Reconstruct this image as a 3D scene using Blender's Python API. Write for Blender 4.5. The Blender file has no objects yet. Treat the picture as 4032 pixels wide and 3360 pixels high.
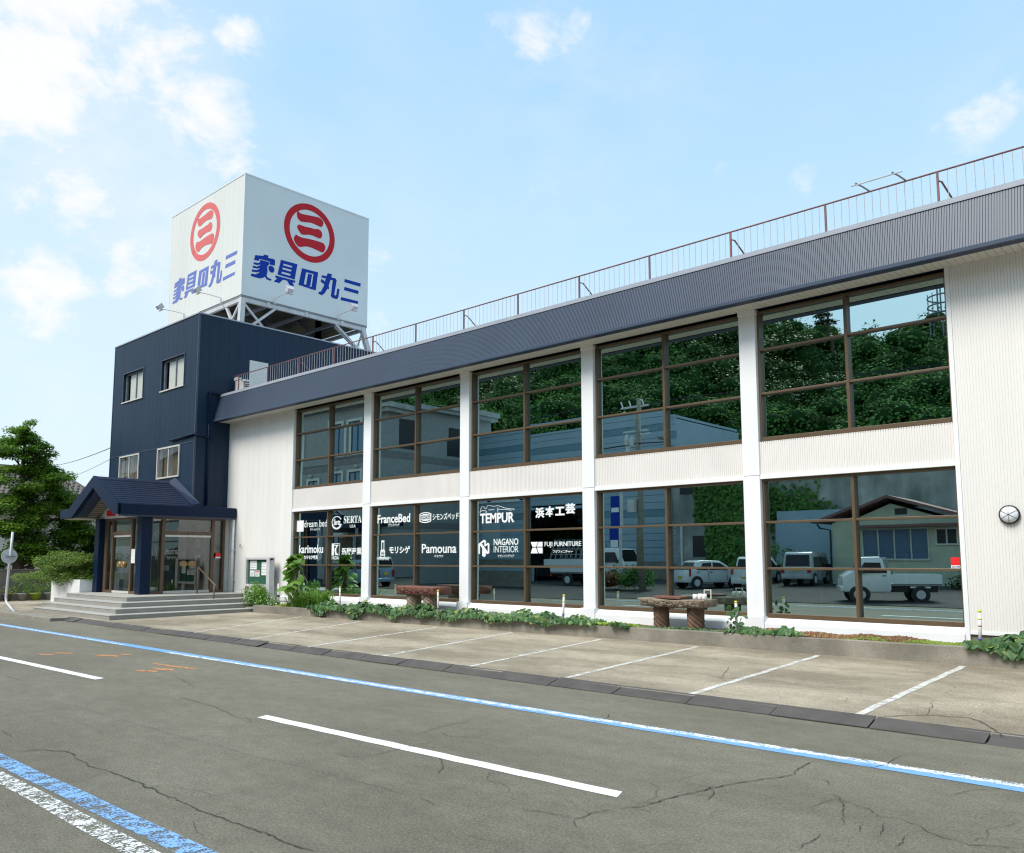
# Furniture store with rooftop sign: procedural scene (Blender 4.5)
VEIL_0,VEIL_C,VEIL_HC=.48,(3.0,5.7,7.7),(4.25,4.95,5.3)
CLOUD_C=(5.35,5.3,5.35)
SUN_E=2.1
EXPO=.94
ASPH,ASPHD=(.188,.171,.128),(.150,.135,.099)
LOT,LOTD=(.395,.337,.250),(.235,.196,.140)
import bpy, bmesh, math, random
import numpy as np
from mathutils import Vector, Matrix, Quaternion
R=math.radians
random.seed(7); RNG=np.random.default_rng(11)
sc=bpy.context.scene
C=sc.collection
# ------------------------------------------------------------------ camera
cam_d=bpy.data.cameras.new('camera'); cam=bpy.data.objects.new('camera',cam_d); C.objects.link(cam)
cam.location=(0,0,1.9); cam.rotation_euler=(R(90+6.0996),R(0.0904),R(42.5666))
cam_d.sensor_width=36; cam_d.lens=36*3256.2/4032; cam_d.shift_y=171/4032
cam_d.clip_start=.1; cam_d.clip_end=3000
sc.camera=cam
# ------------------------------------------------------------------ sky and sun
SUN_EL,SUN_AZ=52,190            # azimuth clockwise from +Y: hazy sun high behind the photographer
w=bpy.data.worlds.new('World'); sc.world=w; w.use_nodes=True
nt=w.node_tree; N=nt.nodes; L=nt.links; N.clear()
def nd(tree,t,**k):
    n=tree.nodes.new(t)
    for a,b in k.items(): setattr(n,a,b)
    return n
wo=nd(nt,'ShaderNodeOutputWorld'); bg=nd(nt,'ShaderNodeBackground'); bg.inputs[1].default_value=.1
sky=nd(nt,'ShaderNodeTexSky',sky_type='NISHITA',sun_disc=False)
sky.sun_elevation=R(SUN_EL); sky.sun_rotation=R(SUN_AZ); sky.altitude=0; sky.air_density=1.0; sky.dust_density=1.5; sky.ozone_density=2.2
tc=nd(nt,'ShaderNodeTexCoord')
sxyz=nd(nt,'ShaderNodeSeparateXYZ'); L.new(tc.outputs['Generated'],sxyz.inputs[0])
def mth(op,a,b=None,c=None,clamp=False,tree=nt):
    n=nd(tree,'ShaderNodeMath',operation=op); n.use_clamp=clamp
    for i,v in enumerate((a,b,c)):
        if v is None: continue
        if isinstance(v,(int,float)): n.inputs[i].default_value=v
        else: tree.links.new(v,n.inputs[i])
    return n.outputs[0]
def mixc(f,a,b,tree=nt,bt='MIX'):
    n=nd(tree,'ShaderNodeMix',data_type='RGBA',blend_type=bt)
    for s,v in ((0,f),(6,a),(7,b)):
        if isinstance(v,(int,float)): n.inputs[s].default_value=v
        elif isinstance(v,tuple): n.inputs[s].default_value=v+(1,) if len(v)==3 else v
        else: tree.links.new(v,n.inputs[s])
    return n.outputs[2]
def mapr(v,a,b,c=0,d=1,tree=nt,smooth=False):
    n=nd(tree,'ShaderNodeMapRange'); n.inputs[1].default_value=a; n.inputs[2].default_value=b; n.inputs[3].default_value=c; n.inputs[4].default_value=d
    if smooth: n.interpolation_type='SMOOTHSTEP'
    tree.links.new(v,n.inputs[0]); return n.outputs[0]
# thin high veil of haze, thicker towards the horizon
hz=mth('POWER',mth('SUBTRACT',1.0,mth('ABSOLUTE',sxyz.outputs[2]),clamp=True),2.3)
col=mixc(VEIL_0,sky.outputs[0],VEIL_C)
col=mixc(mth('MULTIPLY',hz,1.05,clamp=True),col,VEIL_HC)
# clouds: a few cumulus groups (direction, size) broken up by noise
CL=[(-.80,-.42,.43,.36,.9),(-.95,-.05,.3,.22,.8),(-.8212,.2518,.512,.17,.85),(-.7831,.3329,.5253,.10,.62),(-.8549,.2488,.4552,.12,.85),(-.8076,.3309,.4881,.12,.82),(-.7948,.3933,.4622,.085,.9),(-.80,.26,.56,.15,.8),  # first cloud bank is out of view, added to brighten the fascia
(-.7748,.421,.4716,.05,.62),(-.7527,.3953,.5265,.05,.62),(-.8878,.2925,.3554,.075,.8),(-.9095,.294,.2938,.085,.9),(-.8883,.3495,.2979,.06,.8),(-.5499,.6287,.5499,.055,.60),
(-.5641,.6054,.5615,.035,.5),(-.4965,.6536,.5712,.03,.45),(-.1721,.8859,.4308,.06,.60),(-.1493,.8807,.4496,.05,.6),(-.421,.8004,.4268,.028,.5),(-.3507,.8418,.4104,.028,.5),
(-.7375,.5774,.3503,.04,.5),(-.7558,.5936,.2764,.04,.5),(-.6023,.5848,.5434,.03,.45)]
mp=nd(nt,'ShaderNodeMapping'); mp.inputs['Scale'].default_value=(1,1,1.55); L.new(tc.outputs['Generated'],mp.inputs[0])
nz=nd(nt,'ShaderNodeTexNoise'); nz.inputs['Scale'].default_value=11; nz.inputs['Detail'].default_value=11; nz.inputs['Roughness'].default_value=.63; nz.inputs['Distortion'].default_value=.25
L.new(mp.outputs[0],nz.inputs['Vector'])
nz2=nd(nt,'ShaderNodeTexNoise'); nz2.inputs['Scale'].default_value=2.6; nz2.inputs['Detail'].default_value=4; L.new(mp.outputs[0],nz2.inputs['Vector'])
acc=mth('MULTIPLY',mapr(nz2.outputs[0],.55,.8),.55)
for x,y,z,s,a in CL:
    dp=nd(nt,'ShaderNodeVectorMath',operation='DISTANCE'); L.new(tc.outputs['Generated'],dp.inputs[0]); dp.inputs[1].default_value=(x,y,z)
    acc=mth('MAXIMUM',acc,mapr(dp.outputs['Value'],s*1.25,s*.2,0,a))
dens=mapr(mth('ADD',nz.outputs[0],mth('MULTIPLY',acc,.57)),.70,1.03,smooth=True)
above=mapr(sxyz.outputs[2],.0,.06)
dens=mth('MULTIPLY',mth('MULTIPLY',dens,above),.93)
thin=nd(nt,'ShaderNodeVectorMath',operation='DISTANCE'); L.new(tc.outputs['Generated'],thin.inputs[0]); thin.inputs[1].default_value=(-.84,.27,.46)
wisp=mth('MULTIPLY',mapr(thin.outputs['Value'],.52,.05,0,.62,smooth=True),mth('MULTIPLY',mapr(nz2.outputs[0],.32,.62),mapr(nz.outputs[0],.3,.65,.45,1)))
wisp=mth('MAXIMUM',wisp,mth('MULTIPLY',mapr(nz2.outputs[0],.46,.72,0,.30),mapr(nz.outputs[0],.35,.65)))
col=mixc(mth('MAXIMUM',dens,mth('MULTIPLY',wisp,above)),col,CLOUD_C)
L.new(col,bg.inputs[0]); L.new(bg.outputs[0],wo.inputs[0])
sd=bpy.data.lights.new('sun','SUN'); sd.energy=SUN_E; sd.angle=R(28); sd.color=(1,.955,.88)
so=bpy.data.objects.new('sun',sd); C.objects.link(so)
sdir=Vector((math.sin(R(SUN_AZ))*math.cos(R(SUN_EL)),math.cos(R(SUN_AZ))*math.cos(R(SUN_EL)),math.sin(R(SUN_EL))))
so.rotation_euler=(-sdir).to_track_quat('-Z','Y').to_euler()
sc.view_settings.view_transform='Standard'; sc.view_settings.look='None'; sc.view_settings.exposure=EXPO; sc.view_settings.gamma=1
sc.view_settings.use_curve_mapping=False
sc.render.engine='CYCLES'
try:
    sc.cycles.max_bounces=8; sc.cycles.transparent_max_bounces=12; sc.cycles.use_denoising=True; sc.cycles.filter_width=1.2
except Exception: pass
# ------------------------------------------------------------------ materials
def M(name,col,rough=.6,var=.12,vs=3.0,bump=0,bs=60,metal=0,spec=.5,coat=0,fine=0,streak=0,tint=None,trans=0):
    m=bpy.data.materials.new(name); m.use_nodes=True; t=m.node_tree; p=t.nodes['Principled BSDF']
    g=nd(t,'ShaderNodeNewGeometry'); n1=nd(t,'ShaderNodeTexNoise'); n1.inputs['Scale'].default_value=vs; n1.inputs['Detail'].default_value=5
    vec=g.outputs['Position']
    if streak:
        mpn=nd(t,'ShaderNodeMapping'); mpn.inputs['Scale'].default_value=(1,1,streak); t.links.new(vec,mpn.inputs[0]); t.links.new(mpn.outputs[0],n1.inputs['Vector'])
    else: t.links.new(vec,n1.inputs['Vector'])
    f=mapr(n1.outputs[0],.3,.7,1-var,1+var,tree=t)
    if fine:
        n2=nd(t,'ShaderNodeTexNoise'); n2.inputs['Scale'].default_value=bs; n2.inputs['Detail'].default_value=3; t.links.new(vec,n2.inputs['Vector'])
        f=mth('MULTIPLY',f,mapr(n2.outputs[0],.3,.7,1-fine,1+fine,tree=t),tree=t)
    base=col
    if tint:
        n3=nd(t,'ShaderNodeTexNoise'); n3.inputs['Scale'].default_value=vs*.6; n3.inputs['Detail'].default_value=3; t.links.new(vec,n3.inputs['Vector'])
        base=mixc(mapr(n3.outputs[0],.42,.62,tree=t),tuple(col),tuple(tint),tree=t)
    vm=nd(t,'ShaderNodeVectorMath',operation='SCALE')
    if isinstance(base,tuple): vm.inputs[0].default_value=base[:3]
    else: t.links.new(base,vm.inputs[0])
    t.links.new(f,vm.inputs['Scale']); t.links.new(vm.outputs[0],p.inputs['Base Color'])
    p.inputs['Roughness'].default_value=rough; p.inputs['Metallic'].default_value=metal; p.inputs['Specular IOR Level'].default_value=spec
    p.inputs['Coat Weight'].default_value=coat
    if bump:
        n4=nd(t,'ShaderNodeTexNoise'); n4.inputs['Scale'].default_value=bs; n4.inputs['Detail'].default_value=4; t.links.new(vec,n4.inputs['Vector'])
        b=nd(t,'ShaderNodeBump'); b.inputs['Strength'].default_value=bump; b.inputs['Distance'].default_value=.02; t.links.new(n4.outputs[0],b.inputs['Height']); t.links.new(b.outputs[0],p.inputs['Normal'])
    return m
def leafmat(name,c1,c2,rough=.45,tr=.3,c3=None,ns=.9):
    m=bpy.data.materials.new(name); m.use_nodes=True; t=m.node_tree; p=t.nodes['Principled BSDF']
    g=nd(t,'ShaderNodeNewGeometry'); rnd=g.outputs['Random Per Island']
    c=mixc(rnd,c1,c2,tree=t)
    n=nd(t,'ShaderNodeTexNoise'); n.inputs['Scale'].default_value=ns; n.inputs['Detail'].default_value=3; t.links.new(g.outputs['Position'],n.inputs['Vector'])
    vm=nd(t,'ShaderNodeVectorMath',operation='SCALE'); t.links.new(c,vm.inputs[0]); t.links.new(mapr(n.outputs[0],.3,.7,.7,1.3,tree=t),vm.inputs['Scale'])
    o=vm.outputs[0]
    if c3: o=mixc(mapr(rnd,.9,.93,tree=t),o,c3,tree=t)
    t.links.new(o,p.inputs['Base Color']); p.inputs['Roughness'].default_value=rough; p.inputs['Specular IOR Level'].default_value=.35
    tl=nd(t,'ShaderNodeBsdfTranslucent'); t.links.new(o,tl.inputs[0]); mx=nd(t,'ShaderNodeMixShader'); mx.inputs[0].default_value=tr
    t.links.new(p.outputs[0],mx.inputs[1]); t.links.new(tl.outputs[0],mx.inputs[2]); t.links.new(mx.outputs[0],t.nodes['Material Output'].inputs[0])
    return m
def glassmat(name,refl,gtint,ttint,wave=.0):
    m=bpy.data.materials.new(name); m.use_nodes=True; t=m.node_tree; t.nodes.remove(t.nodes['Principled BSDF'])
    gl=nd(t,'ShaderNodeBsdfGlossy'); gl.inputs['Roughness'].default_value=.0; gl.inputs[0].default_value=gtint+(1,)
    tr=nd(t,'ShaderNodeBsdfTransparent'); tr.inputs[0].default_value=ttint+(1,)
    ge=nd(t,'ShaderNodeNewGeometry'); dt=nd(t,'ShaderNodeVectorMath',operation='DOT_PRODUCT'); t.links.new(ge.outputs['Normal'],dt.inputs[0]); t.links.new(ge.outputs['Incoming'],dt.inputs[1])
    sch=mth('POWER',mth('SUBTRACT',1.0,mth('ABSOLUTE',dt.outputs['Value'],tree=t),clamp=True,tree=t),5.0,tree=t)
    f=mth('MULTIPLY_ADD',sch,1-refl,refl,clamp=True,tree=t)
    if wave:
        g=nd(t,'ShaderNodeNewGeometry'); n=nd(t,'ShaderNodeTexNoise'); n.inputs['Scale'].default_value=.9; n.inputs['Detail'].default_value=1; t.links.new(g.outputs['Position'],n.inputs['Vector'])
        b=nd(t,'ShaderNodeBump'); b.inputs['Strength'].default_value=wave; b.inputs['Distance'].default_value=.01; t.links.new(n.outputs[0],b.inputs['Height']); t.links.new(b.outputs[0],gl.inputs['Normal'])
    mx=nd(t,'ShaderNodeMixShader'); t.links.new(f,mx.inputs[0]); t.links.new(tr.outputs[0],mx.inputs[1]); t.links.new(gl.outputs[0],mx.inputs[2]); t.links.new(mx.outputs[0],t.nodes['Material Output'].inputs[0])
    return m
def paintline(name,col,wear,sc1=14,sc2=90,asp=(.3,1,1)):
    """road paint, worn through to the surface below"""
    m=bpy.data.materials.new(name); m.use_nodes=True; t=m.node_tree; p=t.nodes['Principled BSDF']
    g=nd(t,'ShaderNodeNewGeometry'); mpn=nd(t,'ShaderNodeMapping'); mpn.inputs['Scale'].default_value=asp; t.links.new(g.outputs['Position'],mpn.inputs[0])
    a=nd(t,'ShaderNodeTexNoise'); a.inputs['Scale'].default_value=sc1; a.inputs['Detail'].default_value=6; a.inputs['Roughness'].default_value=.7; t.links.new(mpn.outputs[0],a.inputs['Vector'])
    b=nd(t,'ShaderNodeTexNoise'); b.inputs['Scale'].default_value=sc2; b.inputs['Detail'].default_value=2; t.links.new(g.outputs['Position'],b.inputs['Vector'])
    s=mth('ADD',mth('MULTIPLY',a.outputs[0],.6,tree=t),mth('MULTIPLY',b.outputs[0],.4,tree=t),tree=t)
    al=mapr(s,wear-.03,wear+.03,tree=t)
    vm=nd(t,'ShaderNodeVectorMath',operation='SCALE'); vm.inputs[0].default_value=col; t.links.new(mapr(s,.3,.7,.86,1.1,tree=t),vm.inputs['Scale']); t.links.new(vm.outputs[0],p.inputs['Base Color'])
    p.inputs['Roughness'].default_value=.7; t.links.new(al,p.inputs['Alpha'])
    return m
MT={}
MT['white']=M('white_paint',(.80,.80,.79),.45,.045,1.6,coat=.1,streak=.15)
MT['wall']=M('wall_cladding',(.75,.72,.675),.5,.06,.9,streak=.15)
MT['span']=M('spandrel_cladding',(.74,.70,.66),.5,.04,.9)
MT['fascia']=M('fascia_steel',(.048,.068,.104),.42,.07,.8,spec=.38)
MT['fasciadark']=M('fascia_trim_navy',(.02,.03,.07),.4,.05)
MT['cap']=M('parapet_cap',(.33,.35,.39),.38,.06,spec=.7)
MT['navy']=M('navy_cladding',(.0055,.021,.045),.48,.14,.9,spec=.28,streak=.15)
MT['navyp']=M('porch_navy',(.004,.014,.040),.42,.06,1.5,spec=.16)
MT['navyroof']=M('porch_roof_steel',(.013,.022,.050),.42,.08,2,spec=.4)
MT['soffit']=M('soffit_board',(.62,.60,.54),.6,.05)
MT['bronze']=M('bronze_aluminium',(.105,.066,.034),.42,.08,4,spec=.5)
MT['bronzed']=M('bronze_dark',(.11,.068,.04),.45,.08,4)
MT['alu']=M('aluminium_frame',(.55,.53,.48),.4,.06,3)
MT['signw']=M('sign_white',(.66,.70,.69),.42,.04,.4)
MT['signw2']=M('sign_white_weathered',(.66,.665,.62),.5,.06,.5,streak=.2)
MT['signin']=M('sign_inner_beige',(.40,.36,.25),.7,.1)
MT['red']=M('sign_red',(.50,.018,.028),.5,.03,spec=.15)
MT['blue']=M('sign_blue',(.002,.040,.33),.5,.03,spec=.15)
MT['redpale']=M('sign_red_pale',(.66,.13,.12),.5,.06,6)  # paler red and blue for the print on the front panel
MT['bluepale']=M('sign_blue_pale',(.12,.17,.48),.5,.06,6)
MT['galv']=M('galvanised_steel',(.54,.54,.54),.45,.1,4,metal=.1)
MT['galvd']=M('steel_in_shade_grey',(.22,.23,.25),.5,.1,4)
MT['rust']=M('rust_red_rail',(.19,.085,.078),.6,.25,20)
MT['bal']=M('thin_bar_grey',(.42,.41,.42),.5,.2,20)
MT['step']=M('step_coating_grey',(.285,.268,.238),.7,.07,2,fine=.12,bs=150)
MT['steptop']=M('step_tread_pale',(.39,.375,.335),.7,.06,2,fine=.08,bs=150)
MT['conc']=M('planter_concrete',(.19,.172,.135),.9,.2,2.2,bump=.35,bs=40,fine=.12,tint=(.25,.225,.18))
MT['soil']=M('soil',(.14,.085,.05),.95,.3,6,bump=.6,bs=40,fine=.3)
MT['bstone']=M('carved_stone',(.24,.19,.135),.85,.25,14,bump=.5,bs=45,tint=(.15,.115,.085))
MT['bred']=M('carved_stone_red',(.16,.065,.045),.8,.25,14,bump=.5,bs=45)
MT['rope']=M('rope_leg_brown',(.13,.075,.048),.85,.3,10,bump=.4,bs=60)
MT['ropep']=M('rope_leg_pale',(.25,.19,.13),.85,.3,10,bump=.4,bs=60)
MT['plate']=M('checker_plate_steel',(.078,.067,.060),.75,.2,3,metal=.0,bump=.2,bs=120,fine=.1)
MT['kerb']=M('kerb_concrete',(.25,.225,.18),.9,.2,3,bump=.4,bs=60)
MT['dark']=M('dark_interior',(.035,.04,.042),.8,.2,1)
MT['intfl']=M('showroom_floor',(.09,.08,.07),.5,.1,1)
MT['gasket']=M('black_gasket',(.02,.02,.02),.6,.1)
MT['shade']=M('cream_curtain',(.66,.63,.54),.8,.06,9,streak=.1)
MT['lace']=M('brown_curtain',(.17,.13,.085),.8,.3,7,streak=.15)
MT['lett']=M('white_vinyl',(.84,.84,.84),.5,.01)
MT['green']=M('notice_felt_green',(.018,.085,.05),.9,.1,8)
MT['paper']=M('paper',(.72,.73,.71),.8,.05,8)
MT['print']=M('print_grey',(.3,.31,.31),.8,.15,30)
MT['stick']=M('red_sticker',(.75,.01,.015),.5,.02)
MT['brownpost']=M('tree_bark',(.09,.065,.045),.9,.3,9,bump=.5,bs=30)
MT['pvc']=M('pvc_pipe_white',(.66,.65,.62),.5,.08,9)
MT['yel']=M('yellow_tape',(.72,.62,.06),.5,.05)
MT['bluet']=M('blue_tape',(.03,.06,.3),.5,.05)
MT['redt']=M('red_tape',(.3,.03,.03),.5,.05)
MT['tile']=M('roof_tile_grey',(.135,.115,.10),.7,.3,5,fine=.1)
MT['plaster']=M('garden_wall_render',(.20,.168,.14),.9,.18,1.5,bump=.3,bs=30)
MT['terra']=M('brown_pot',(.12,.07,.05),.8,.15,6)
MT['lime']=M('lime_pot',(.33,.42,.05),.5,.05)
MT['gpot']=M('grey_pot',(.35,.34,.31),.7,.1,6)
MT['orange']=M('orange_spray',(.72,.24,.05),.7,.06)
MT['lampg']=M('lamp_glass',(.72,.73,.74),.3,.03)
MT['black']=M('black_metal',(.015,.015,.017),.5,.1)
MT['acw']=M('ac_casing',(.62,.61,.56),.5,.05)
MT['glass']=glassmat('tinted_store_glass',.70,(.72,.92,.90),(.17,.24,.26),.03)
MT['pglass']=glassmat('porch_glass',.13,(.9,.95,.95),(.50,.55,.53))
MT['nglass']=glassmat('plain_glass',.06,(.9,.95,1),(.85,.87,.86))
MT['gleaf']=leafmat('maple_leaf',(.075,.185,.018),(.21,.36,.04),tr=.42)
MT['hleaf']=leafmat('forest_leaf',(.045,.125,.026),(.125,.255,.050),rough=.9,tr=.10,ns=.22)
MT['hleaf2']=leafmat('bamboo_leaf',(.05,.10,.02),(.11,.17,.03),tr=.2)
MT['ivy']=leafmat('ivy_leaf',(.028,.085,.026),(.105,.19,.065),tr=.15,c3=(.24,.28,.08))
MT['jun']=leafmat('juniper_leaf',(.10,.19,.028),(.23,.33,.07),tr=.3)
MT['bigleaf']=leafmat('sapling_leaf',(.13,.28,.04),(.23,.40,.07),tr=.35)
MT['lily']=leafmat('lily_leaf',(.09,.22,.03),(.20,.36,.06),tr=.3)
MT['limeleaf']=leafmat('moss_leaf',(.16,.24,.02),(.28,.36,.05),tr=.3)
MT['rustleaf']=leafmat('dry_sedum',(.16,.07,.03),(.24,.11,.04),tr=.1,c3=(.25,.22,.05))
MT['dkleaf']=leafmat('shade_shrub_leaf',(.02,.045,.012),(.055,.09,.02),tr=.2)
MT['petal']=M('white_petal',(.75,.77,.72),.6,.04)
MT['lineW']=paintline('road_white',(.78,.78,.76),.36)
MT['lineWw']=paintline('road_white_worn',(.78,.78,.76),.485,13,60,(.5,1,1))
MT['lineWn']=paintline('road_white_very_worn',(.74,.74,.71),.505,13,60,(1,.6,1))
MT['lineB']=paintline('road_blue',(.17,.36,.66),.36)
MT['lineBw']=paintline('road_blue_worn',(.21,.39,.66),.48,12,60,(1,.45,1))
MT['lineP']=paintline('parking_white_worn',(.62,.60,.55),.45)
MT['lineO']=paintline('orange_spray_paint',(.58,.25,.09),.47,9,60,(1,1,1))
MT['crack']=M('crack_dark',(.052,.048,.04),1,.3)
MT['crack2']=M('crack_brown',(.075,.062,.048),1,.2)
# ------------------------------------------------------------------ mesh helpers
def orig(o):
    v=Vector((0,0,0))
    while o is not None: v+=o.location; o=o.parent
    return v
class MB:
    def __init__(s): s.v=[]; s.f=[]
    def add(s,vs,fs):
        n=len(s.v); s.v+=[tuple(map(float,p)) for p in vs]; s.f+=[tuple(i+n for i in f) for f in fs]; return s
    def box(s,x0,x1,y0,y1,z0,z1):
        return s.add([(x0,y0,z0),(x1,y0,z0),(x1,y1,z0),(x0,y1,z0),(x0,y0,z1),(x1,y0,z1),(x1,y1,z1),(x0,y1,z1)],
            [(0,3,2,1),(4,5,6,7),(0,1,5,4),(1,2,6,5),(2,3,7,6),(3,0,4,7)])
    def bar(s,p,q,a,b=None,up=(0,0,1)):
        b=b or a; p=Vector(p); q=Vector(q); d=(q-p).normalized(); u=Vector(up)
        if abs(d.dot(u))>.98: u=Vector((0,1,0))
        r=d.cross(u).normalized(); u=r.cross(d)
        c=[r*a/2*i+u*b/2*j for i,j in ((-1,-1),(1,-1),(1,1),(-1,1))]
        return s.add([p+k for k in c]+[q+k for k in c],[(3,2,1,0),(4,5,6,7),(0,1,5,4),(1,2,6,5),(2,3,7,6),(3,0,4,7)])
    def tube(s,pts,r,n=8):
        pts=[Vector(p) for p in pts]; rr=r if isinstance(r,(list,tuple)) else [r]*len(pts)
        vs=[]; fs=[]; u=None
        for i,p in enumerate(pts):
            d=(pts[min(i+1,len(pts)-1)]-pts[max(i-1,0)]).normalized()
            if u is None: u=d.orthogonal().normalized()
            u=(u-d*u.dot(d)).normalized(); w_=d.cross(u)
            for k in range(n):
                a=2*math.pi*k/n; vs.append(p+(u*math.cos(a)+w_*math.sin(a))*rr[i])
        m=len(pts)
        for i in range(m-1):
            for k in range(n): fs.append((i*n+k,i*n+(k+1)%n,(i+1)*n+(k+1)%n,(i+1)*n+k))
        fs.append(tuple(range(n-1,-1,-1))); fs.append(tuple((m-1)*n+k for k in range(n)))
        return s.add(vs,fs)
    def prism(s,poly,ax,a,b):
        """poly (2d) extruded along axis ax from a to b"""
        def P(p,t): return {'x':(t,p[0],p[1]),'y':(p[0],t,p[1]),'z':(p[0],p[1],t)}[ax]
        n=len(poly)
        return s.add([P(p,a) for p in poly]+[P(p,b) for p in poly],[tuple(range(n))[::-1],tuple(range(n,2*n))]+[(i,(i+1)%n,n+(i+1)%n,n+i) for i in range(n)])
    def lathe(s,prof,cx,cy,n=16):
        vs=[];fs=[]
        for r,z in prof:
            for k in range(n): a=2*math.pi*k/n; vs.append((cx+r*math.cos(a),cy+r*math.sin(a),z))
        m=len(prof)
        for i in range(m-1):
            for k in range(n): fs.append((i*n+k,i*n+(k+1)%n,(i+1)*n+(k+1)%n,(i+1)*n+k))
        fs.append(tuple(range(n-1,-1,-1))); fs.append(tuple((m-1)*n+k for k in range(n)))
        return s.add(vs,fs)
    def build(s,name,mat,parent=None,smooth=False,bev=0,fix=True):
        me=bpy.data.meshes.new(name); o=bpy.data.objects.new(name,me); C.objects.link(o)
        if parent is not None: o.parent=parent; off=orig(parent)
        else:
            a=np.array(s.v); off=Vector(((a[:,0].min()+a[:,0].max())/2,(a[:,1].min()+a[:,1].max())/2,a[:,2].min())); o.location=off
        me.from_pydata([(x-off.x,y-off.y,z-off.z) for x,y,z in s.v],[],s.f)
        if fix:
            bm=bmesh.new(); bm.from_mesh(me); bmesh.ops.recalc_face_normals(bm,faces=bm.faces); bm.to_mesh(me); bm.free()
        me.materials.append(MT[mat] if isinstance(mat,str) else mat)
        if smooth: me.shade_smooth()
        if bev:
            b=o.modifiers.new('bevel','BEVEL'); b.width=bev; b.segments=2; b.limit_method='ANGLE'
        return o
def lbuild(mb,name,mat,parent,loc,**k):
    """mesh given in local coordinates about the world point loc"""
    o=mb.build(name,mat,None,**k); off=o.location.copy()
    for v in o.data.vertices: v.co+=off
    o.parent=parent; o.location=Vector(loc)-(orig(parent) if parent is not None else Vector((0,0,0))); return o
def lcopy(o,loc):
    c=o.copy(); C.objects.link(c); c.location=Vector(loc)-orig(c.parent); return c
def npmesh(name,V,F,mat,parent=None,loc=None):
    """V (n,3) world coords, F (m,k) ints"""
    me=bpy.data.meshes.new(name); o=bpy.data.objects.new(name,me); C.objects.link(o)
    off=np.zeros(3)
    if parent is not None: o.parent=parent; off=np.array(orig(parent))
    else:
        off=np.array(loc if loc is not None else (V[:,0].mean(),V[:,1].mean(),V[:,2].min())); o.location=off
    V=(V-off).astype(np.float32); k=F.shape[1]
    me.vertices.add(len(V)); me.vertices.foreach_set('co',V.ravel())
    me.loops.add(F.size); me.loops.foreach_set('vertex_index',F.ravel().astype(np.int32))
    me.polygons.add(len(F)); me.polygons.foreach_set('loop_start',np.arange(0,F.size,k,dtype=np.int32)); me.polygons.foreach_set('loop_total',np.full(len(F),k,dtype=np.int32))
    me.update(calc_edges=True); me.materials.append(MT[mat] if isinstance(mat,str) else mat); return o
def tag(o,label=None,cat=None,group=None,kind=None):
    for k,v in (('label',label),('category',cat),('group',group),('kind',kind)):
        if v: o[k]=v
    return o
def thing(name,label,cat,loc=(0,0,0),group=None):
    o=bpy.data.objects.new(name,None); C.objects.link(o); o.location=loc; o.empty_display_size=.2
    return tag(o,label,cat,group)
def copy(o,parent,loc):
    c=o.copy(); C.objects.link(c); c.parent=parent; c.location=loc; return c
def copy_tree(o,loc=None,parent=None):
    c=o.copy(); C.objects.link(c)
    if parent is not None: c.parent=parent
    if loc is not None: c.location=loc
    for ch in list(o.children): copy_tree(ch,None,c)
    return c
def leaves(P,Nn,size,rng,aspect=.62,fold=.25,jit=.35,droop=None):
    """folded diamond leaves at points P, facing roughly Nn; returns V,F (two triangles each)"""
    n=len(P); Nn=Nn/np.linalg.norm(Nn,axis=1,keepdims=True)
    a=rng.normal(size=(n,3)); 
    if droop is not None: a=a*.6+np.array(droop)
    Nn=Nn+rng.normal(size=(n,3))*jit; Nn/=np.linalg.norm(Nn,axis=1,keepdims=True)
    T=a-Nn*(a*Nn).sum(1,keepdims=True); T/=np.linalg.norm(T,axis=1,keepdims=True)+1e-9
    B=np.cross(Nn,T); s=size*(rng.uniform(.65,1.25,n))[:,None]
    base=P-T*s*.5; tip=P+T*s*.5-Nn*s*fold*.4; l=P-T*s*.08+B*s*aspect*.5+Nn*s*fold*.3; r=P-T*s*.08-B*s*aspect*.5+Nn*s*fold*.3
    V=np.stack([base,l,tip,r],1).reshape(-1,3); i=np.arange(n)*4
    F=np.concatenate([np.stack([i,i+2,i+1],1),np.stack([i,i+3,i+2],1)]); return V,F
def ell_leaves(blobs,dens,size,rng,shell=.55,upbias=.5,**k):
    """blobs: (x,y,z,rx,ry,rz): leaves in the outer shell of each blob"""
    Ps=[];Ns=[]
    for x,y,z,rx,ry,rz in blobs:
        n=int(dens*(rx*ry+rx*rz+ry*rz)); d=rng.normal(size=(n,3)); d/=np.linalg.norm(d,axis=1,keepdims=True)
        q=rng.uniform(shell,1.05,n)[:,None]; e=np.array([rx,ry,rz]); wob=1+.22*np.sin(d[:,:1]*7+x*3)*np.cos(d[:,1:2]*6+z*2)
        Ps.append(np.array([x,y,z])+d*e*q*wob); Ns.append(d/e*min(e)+np.array([0,0,upbias]))
    return leaves(np.concatenate(Ps),np.concatenate(Ns),size,rng,**k)
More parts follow.
